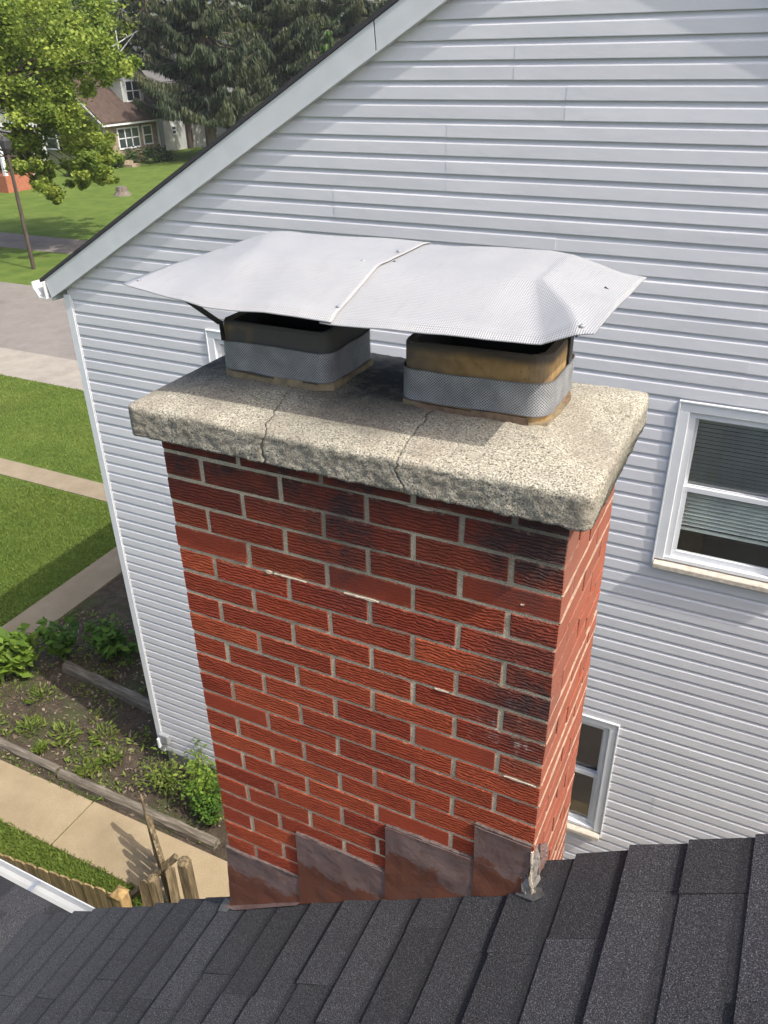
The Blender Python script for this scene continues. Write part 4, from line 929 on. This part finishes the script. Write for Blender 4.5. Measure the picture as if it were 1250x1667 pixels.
# ================================================================== STREET FURNITURE AND FAR LAWN
lp = thing('street_lamp', 'thin dark lamp post on the grass verge', 'street lamp', (-30.1, 24.86, G))
m = MB(); m.tube([(-30.1, 24.86, G), (-30.1, 24.86, -5), (-30.1, 24.86, -2.6)], [.09, .08, .065], 10); m.build('pole', 'pole_rust', lp)
m = MB(); m.tube([(-30.1, 24.86, -2.75), (-30.1, 24.86, -2.55), (-30.1, 24.86, -2.25), (-30.1, 24.86, -2.1)], [.10, .2, .24, .06], 10); m.build('lantern', 'dark_metal', lp)
MB().bar((-30.4, 24.65, -2.85), (-29.8, 25.07, -2.85), .05, .05).build('cross_arm', 'pole_rust', lp)
st = thing('tree_stump', 'sawn tree stump on the far lawn', 'stump', (-41.3, 43.2, G)); m = MB(); m.tube([(-41.3, 43.2, G), (-41.3, 43.2, G+.25), (-41.32, 43.2, G+.55)], [.62, .42, .36], 9); m.build('stump_wood', 'bark_grey', st)
m = MB(); m.tube([(-41.32, 43.2, G+.55), (-41.32, 43.2, G+.56)], [.34, .32], 12); m.build('cut_face', 'grey_timber', st)

# ================================================================== FAR HOUSES
def win(par, face, c0, c1, z0, z1, plane, mull=1, trim='white_trim'):
    """window on a plane; face 'x' looks to +x, 'y' looks to -y"""
    def bx(m, a, b_, zz0, zz1, d0, d1):
        if face == 'x': m.box(plane+d0, plane+d1, a, b_, zz0, zz1)
        else: m.box(a, b_, plane-d1, plane-d0, zz0, zz1)
        return m
    f = .12; wn = MB(); bx(wn, c0-f, c0, z0-f, z1+f, .0, .07); bx(wn, c1, c1+f, z0-f, z1+f, .0, .07); bx(wn, c0, c1, z1, z1+f, .0, .07); bx(wn, c0, c1, z0-f, z0, .0, .07)
    bx(wn, c0, c1, (z0+z1)/2-.04, (z0+z1)/2+.04, .0, .05)
    for q in range(1, mull): xx = c0+(c1-c0)*q/mull; bx(wn, xx-.06, xx+.06, z0, z1, 0, .05)
    wo = wn.build('window', trim, par); g = MB(); bx(g, c0, c1, z0, z1, .0, .03); g.build('pane', 'far_glass', wo)
# tan cottage: gable end to the street, long side with dormer to the right
HX, HY = -53.4, 55.1
h2 = thing('house', 'tan cottage with brown gable roof and white dormer beyond the lawn', 'house', (HX-4, HY+3, G))
EZ = -3.9; PK = -.6; WD = 8.0
MB().prism([(HX-WD, HY, G), (HX, HY, G), (HX, HY, EZ), (HX-WD/2, HY, PK), (HX-WD, HY, EZ)], (0, .3, 0)).build('gable_wall', 'far_cream_siding', h2)
MB().box(HX-.3, HX, HY+.3, HY+7, G, EZ).build('front_wall', 'far_stone', h2)
MB().box(HX-WD, HX-.3, HY+6.7, HY+7, G, EZ).box(HX-WD, HX-WD+.3, HY+.3, HY+6.7, G, EZ).build('rear_wall', 'far_cream_siding', h2)
for s in (1, -1):
    xe = HX-WD/2+s*(WD/2+.45); sl_ = (PK-EZ)/(WD/2); ze = EZ-.45*sl_
    MB().prism([(HX-WD/2, HY-.35, PK+.05), (xe, HY-.35, ze+.05), (xe, HY-.35, ze+.2), (HX-WD/2, HY-.35, PK+.2)], (0, 7.7, 0)).build('roof_slope', 'far_roof_brown', h2)
    MB().prism([(HX-WD/2, HY-.40, PK-.12), (xe, HY-.40, ze-.12), (xe, HY-.40, ze+.045), (HX-WD/2, HY-.40, PK+.045)], (0, .06, 0)).build('barge_board', 'white_trim', h2)
MB().box(HX+.4, HX+.5, HY-.3, HY+7.3, EZ-.5, EZ-.36).build('gutter', 'white_trim', h2)
MB().box(HX+.02, HX+.12, HY+6.75, HY+6.87, G, EZ-.4).build('downspout', 'white_trim', h2)
win(h2, 'x', HY+1.7, HY+4.2, -6.2, -4.75, HX, 3); win(h2, 'x', HY+4.9, HY+5.9, -6.1, -4.75, HX); win(h2, 'y', HX-5.2, HX-4.1, -3.6, -2.2, HY); win(h2, 'y', HX-6.6, HX-5.4, -6.2, -4.6, HY)
MB().box(HX, HX+1.4, HY+.4, HY+1.5, G, G+.45).box(HX+1.4, HX+2.2, HY+.4, HY+1.5, G, G+.2).build('front_steps', 'far_stone', h2)
# dormer
DX = HX-1.1; dm = MB(); dm.box(DX-2.4, DX, HY+4.2, HY+6.9, -3.6, -.85).prism([(DX, HY+4.2, -.85), (DX, HY+6.9, -.85), (DX, HY+5.55, .35)], (-2.4, 0, 0)); dmo = dm.build('dormer', 'far_white_siding', h2)
win(dmo, 'x', HY+4.75, HY+6.35, -2.7, -1.25, DX, 2)
m = MB()
for s in (-1, 1): m.prism([(DX+.3, HY+5.55, .42), (DX+.3, HY+5.55+s*1.65, -.98), (DX+.3, HY+5.55+s*1.65, -.84), (DX+.3, HY+5.55, .56)], (-2.9, 0, 0))
m.build('dormer_roof', 'far_grey_roof', dmo)
an = thing('aerial', 'white television aerial on the cottage roof', 'aerial', (HX-3.2, HY+6, PK)); m = MB(); ax, ay = HX-2.6, HY+6.3
m.tube([(ax, ay, -.6), (ax, ay, 2.6)], [.06, .05], 6); m.bar((ax-.4, ay-.3, 1.4), (ax+1.6, ay+2.0, 2.9), .08, .08); m.bar((ax, ay, .9), (ax+.9, ay+1.2, 2.3), .06, .06); m.bar((ax+.2, ay+1.0, 2.3), (ax+1.2, ay, 2.1), .05, .05); m.build('aerial_frame', 'white_metal', an)
# white house with brick porch at the left
PX, PY = -49.8, 41.2
h1 = thing('house', 'white house with columned brick porch at the left edge', 'house', (PX-5, PY+4, G))
MB().box(PX-12, PX-5.2, PY+2.5, PY+9, G, -2.6).build('wall', 'far_white_siding', h1)
MB().prism([(PX-12.4, PY+2.2, -2.6), (PX-4.8, PY+2.2, -2.6), (PX-8.6, PY+2.2, .8)], (0, 7, 0)).build('gable_roof', 'far_white_siding', h1)
MB().box(PX-10, PX, PY, PY+2.5, G, G+1.1).build('porch_base', 'far_brick', h1)
MB().box(PX-10.2, PX+.2, PY-.2, PY+2.6, -4.15, -3.75).build('porch_roof', 'far_grey_roof', h1)
MB().box(PX-10.1, PX+.1, PY-.1, PY+2.5, -4.4, -4.15).build('porch_beam', 'white_trim', h1)
for x in (PX-.15, PX-1.0, PX-4.0, PX-7): MB().box(x-.11, x+.11, PY+.1, PY+.32, G+1.1, -4.4).build('porch_column', 'white_trim', h1)
MB().box(PX-10, PX, PY+2.44, PY+2.49, G+1.1, -4.4).build('porch_back', 'far_shade', h1)
for k in range(3): MB().box(PX-2.9, PX-1.5, PY-.35*(k+1), PY-.35*k, G, G+.9-.28*k).build('porch_step', 'far_brick', h1)
# white house behind the spruces
WX, WY = -56.5, 66.5
h3 = thing('house', 'white house with bay window half hidden behind the spruces', 'house', (WX-5, WY+8, G))
MB().box(WX-9, WX, WY, WY+17, G, -3.3).build('wall', 'far_white_siding', h3)
MB().prism([(WX-9.4, WY-.4, -3.3), (WX+.4, WY-.4, -3.3), (WX-4.5, WY-.4, -.6)], (0, 17.8, 0)).build('roof_slope', 'far_grey_roof', h3)
bw = MB().prism([(WX, WY+4.2, G), (WX+1.1, WY+5, G), (WX+1.1, WY+7, G), (WX, WY+7.8, G)], (0, 0, 3.3)).build('bay_window', 'far_white_siding', h3)
win(bw, 'x', WY+5.15, WY+6.85, -6.3, -4.6, WX+1.1, 2); win(h3, 'x', WY+1.2, WY+1.7, -6.0, -5.4, WX); win(h3, 'x', WY+11, WY+12.4, -5.8, -4.0, WX); win(h3, 'x', WY+14.5, WY+15.6, -5.8, -4.0, WX)
MB().box(WX+.02, WX+.3, WY+3.2, WY+3.9, G, -4.6).build('side_door', 'far_shade', h3)

# ================================================================== TREES
def limb(m, pts, r0, r1, n=7):
    k = len(pts); m.tube(pts, [r0+(r1-r0)*i/(k-1) for i in range(k)], n)
def decid(name, base, label, clumps, radii, per, leaf, mat, trunk_r, fork, group=None, bark='bark_dark'):
    t = thing(name, label, 'tree', base, group); m = MB(); B = Vector(base); Fk = Vector(fork)
    limb(m, [B, B.lerp(Fk, .5)+Vector((.15, .1, 0)), Fk], trunk_r, trunk_r*.7, 10)
    rr = random.Random(len(clumps))
    for c, r in zip(clumps, radii):
        if rr.random() < .16:
            c = Vector(c); mid = Fk.lerp(c, .55)+Vector((rr.uniform(-.5, .5), rr.uniform(-.5, .5), rr.uniform(.3, 1.2))); limb(m, [Fk, mid, c], trunk_r*.12, .012, 5)
    m.build('trunk', bark, t); leaf_cloud('crown', clumps, radii, per, leaf, mat, t, flat=.5, squash=.75); return t
# bright maple at the left, its boughs hanging over the far lawn
rg = random.Random(21); cl = []; rd = []
spots = [(20, 30, 60), (70, 60, 60), (120, 75, 55), (30, 100, 60), (165, 95, 40), (190, 100, 30), (140, 105, 40), (90, 115, 45), (10, 150, 45), (20, 190, 30), (60, 175, 45), (100, 165, 45), (110, 195, 40), (75, 215, 35), (50, 235, 30), (130, 215, 35), (135, 250, 35), (160, 240, 32), (150, 275, 28), (125, 280, 26), (180, 265, 20), (40, 265, 26), (65, 285, 24), (72, 296, 20), (80, 306, 18), (86, 314, 14), (92, 322, 11), (62, 272, 26), (140, 292, 18), (172, 285, 16), (55, 260, 26), (30, 225, 24), (-20, 60, 70), (-30, 140, 60), (-60, 100, 70), (205, 105, 18), (85, 20, 50), (145, 30, 40), (-40, 10, 70), (20, -40, 70)]
for (u, v, r) in spots:
    for q in range(9 if r > 35 else 6):
        du, dv = rg.gauss(0, r*.42), rg.gauss(0, r*.40); hd = 44+rg.uniform(-3.5, 3.5)
        cl.append(tuple(at(u+du, v+dv, hd))); rd.append(r*.36*46/FPX*rg.uniform(.5, 1.2))
mb = at(-150, 455, 39); mb.z = G
decid('maple_tree', tuple(mb), 'bright green leafy tree overhanging the far lawn at left', cl, rd, 230, .18, 'maple_leaf', .4, tuple(at(-110, 200, 42)))
# duller trees behind
def bg_tree(name, u, v_base, hd, cu, cv_, spread, n, leaf, mat, label, zs=1.0):
    cl = []; rd = []; base = at(u, v_base, hd); base.z = G
    for i in range(n):
        cl.append(tuple(at(cu+rg.gauss(0, spread), cv_+rg.gauss(0, spread*zs), hd+rg.uniform(-4, 4)))); rd.append(spread*.55*hd/FPX*rg.uniform(.6, 1.2))
    decid(name, tuple(base), label, cl, rd, 200, leaf, mat, .5, tuple(at(u, cv_+spread, hd)), 'broad-leaved trees behind the houses')
bg_tree('broadleaf_tree', 60, 240, 88, 60, 30, 55, 46, .5, 'dark_leaf', 'dull green tree rising behind the left white house')
bg_tree('broadleaf_tree', 165, 235, 100, 172, 52, 32, 34, .5, 'maple_leaf', 'mid green tree behind the cottage roof')
bg_tree('broadleaf_tree', 420, 190, 118, 420, 60, 40, 34, .55, 'maple_leaf', 'pale green tree glimpsed between the spruces')
bg_tree('broadleaf_tree', 560, 130, 115, 570, 20, 55, 34, .55, 'dark_leaf', 'dark leafy tree behind the roof edge at right of the spruces')
bg_tree('broadleaf_tree', -40, 260, 75, -30, 60, 70, 36, .5, 'dark_leaf', 'tall leafy tree at the far left corner')

def spruce(name, base, H, R0, label, seed, whorls=30, z_start=2.2, dens=1.0, mat='spruce_needle', needle=(.34, .06)):
    rr = np.random.default_rng(seed); t = thing(name, label, 'spruce', tuple(base), 'spruces on the far lawn'); B = np.array(base)
    m = MB(); m.tube([tuple(B), tuple(B+np.array([.1, 0, H*.4])), tuple(B+np.array([0, 0, H]))], [.5*H/24, .34*H/24, .03], 10)
    Ps, Ds, Ls, Ts = [], [], [], []
    for k in range(whorls):
        f = k/(whorls-1); z = z_start+(H-z_start)*f; Rz = R0*(1-f)**.75*(.75+.25*rr.random())+.3; nb = int(5+4*(1-f))
        for j in range(nb):
            a = rr.uniform(0, 6.283); L = Rz*rr.uniform(.65, 1.12); d = np.array([math.cos(a), math.sin(a), 0]); n = 6; pts = []
            sag = .30*L*rr.uniform(.7, 1.3); bt = rr.uniform(0, 1)*.6
            for q in range(n+1):
                s = q/n; pts.append(B+np.array([0, 0, z])+d*L*s+np.array([0, 0, -sag*math.sin(s*2.4)+.16*L*s*s]))
            m.tube([tuple(p) for p in pts[::2]], [.07*L/4+.02, .045, .03, .012], 4)
            nn = int(L*40*dens)
            s = rr.uniform(.18, 1.0, nn)**.8; idx = np.clip((s*n).astype(int), 0, n-1); fr = s*n-idx; pa = np.array(pts)
            C = pa[idx]*(1-fr)[:, None]+pa[idx+1]*fr[:, None]; side = np.cross(d, [0, 0, 1.0]); wl = (1.15-s)*L*.32
            C = C+side*(rr.uniform(-1, 1, nn)*wl)[:, None]
            for rep in range(2):     # hanging branchlets
                hl = rr.uniform(.3, 1.25, nn)*needle[0]*2; dr = np.stack([rr.normal(0, .22, nn), rr.normal(0, .22, nn), -np.ones(nn)], 1)+d*.25
                dr = dr/np.linalg.norm(dr, axis=1, keepdims=True); Ps.append(C+dr*(hl*.45)[:, None]); Ds.append(dr); Ls.append(hl); Ts.append(bt+rr.uniform(0, .45, nn)*s+rr.normal(0, .08, nn))
    m.build('trunk', 'bark_grey', t); P = np.concatenate(Ps); D = np.concatenate(Ds); L = np.concatenate(Ls); T = np.concatenate(Ts); n = len(P)
    S = unit(np.cross(D, rr.normal(size=(n, 3)))); cards('crown', P, D, S, L, needle[1]*rr.uniform(1.2, 3.0, n), T, mat, t); return t
def gp(u, v, hd): p = at(u, v, hd); p.z = G; return p
spruce('spruce_tree', gp(345, 240, 80), 25, 6.6, 'tall drooping spruce with grey trunk before the white house', 1, 34, 4.6)
spruce('spruce_tree', gp(455, 170, 88), 26, 7.6, 'second drooping spruce nearer the roof edge', 2, 34, 4.2)
spruce('spruce_tree', gp(575, 130, 92), 24, 7.5, 'dark spruce partly hidden by the gable roof', 3, 30, 2.0)
spruce('spruce_tree', gp(262, 215, 98), 23, 5.0, 'narrow dark spruce behind the cottage dormer', 4, 28, 2.5, .8)
spruce('spruce_tree', gp(538, 140, 70), 9.6, 2.0, 'small bright young spruce against the dark ones', 5, 22, .8, 1.6, 'young_needle', (.22, .06))
# shrubs by the cottage
for (u, v, hd, r, lab) in ((216, 250, 79, 1.0, 'round dark shrub under the cottage window'), (192, 262, 77, .7, 'small shrub by the cottage steps'), (250, 258, 80, 1.0, 'low hosta bed by the cottage corner'), (272, 255, 81, .9, 'low green plants along the white house'), (118, 275, 73, .8, 'low bush at the foot of the cottage gable')):
    p = gp(u, v, hd); t = thing('shrub', lab, 'shrub', tuple(p), 'shrubs by the far houses'); cs = [tuple(p+Vector((random.gauss(0, r*.4), random.gauss(0, r*.4), r*random.uniform(.2, 1.0)))) for _ in range(9)]
    leaf_cloud('foliage', cs, [r*.5]*9, 60, .24, 'dark_leaf', t)
    m = MB(); limb(m, [p, p+Vector((0, 0, r))], .06, .02, 5); m.build('stem', 'bark_dark', t)

# ================================================================== AIR
hz = bpy.data.materials.new('haze_air'); hz.use_nodes = True; t_ = hz.node_tree; t_.nodes.remove(t_.nodes['Principled BSDF'])
pv_ = t_.nodes.new('ShaderNodeVolumePrincipled'); pv_.inputs['Color'].default_value = (.92, .95, 1.0, 1); pv_.inputs['Density'].default_value = .0003; pv_.inputs['Anisotropy'].default_value = .2
t_.links.new(pv_.outputs[0], t_.nodes['Material Output'].inputs['Volume']); MAT['haze_air'] = hz
hb = MB().box(-405, 205, -125, 425, G-1, 24); ho = hb.build('haze', 'haze_air', kind='stuff')
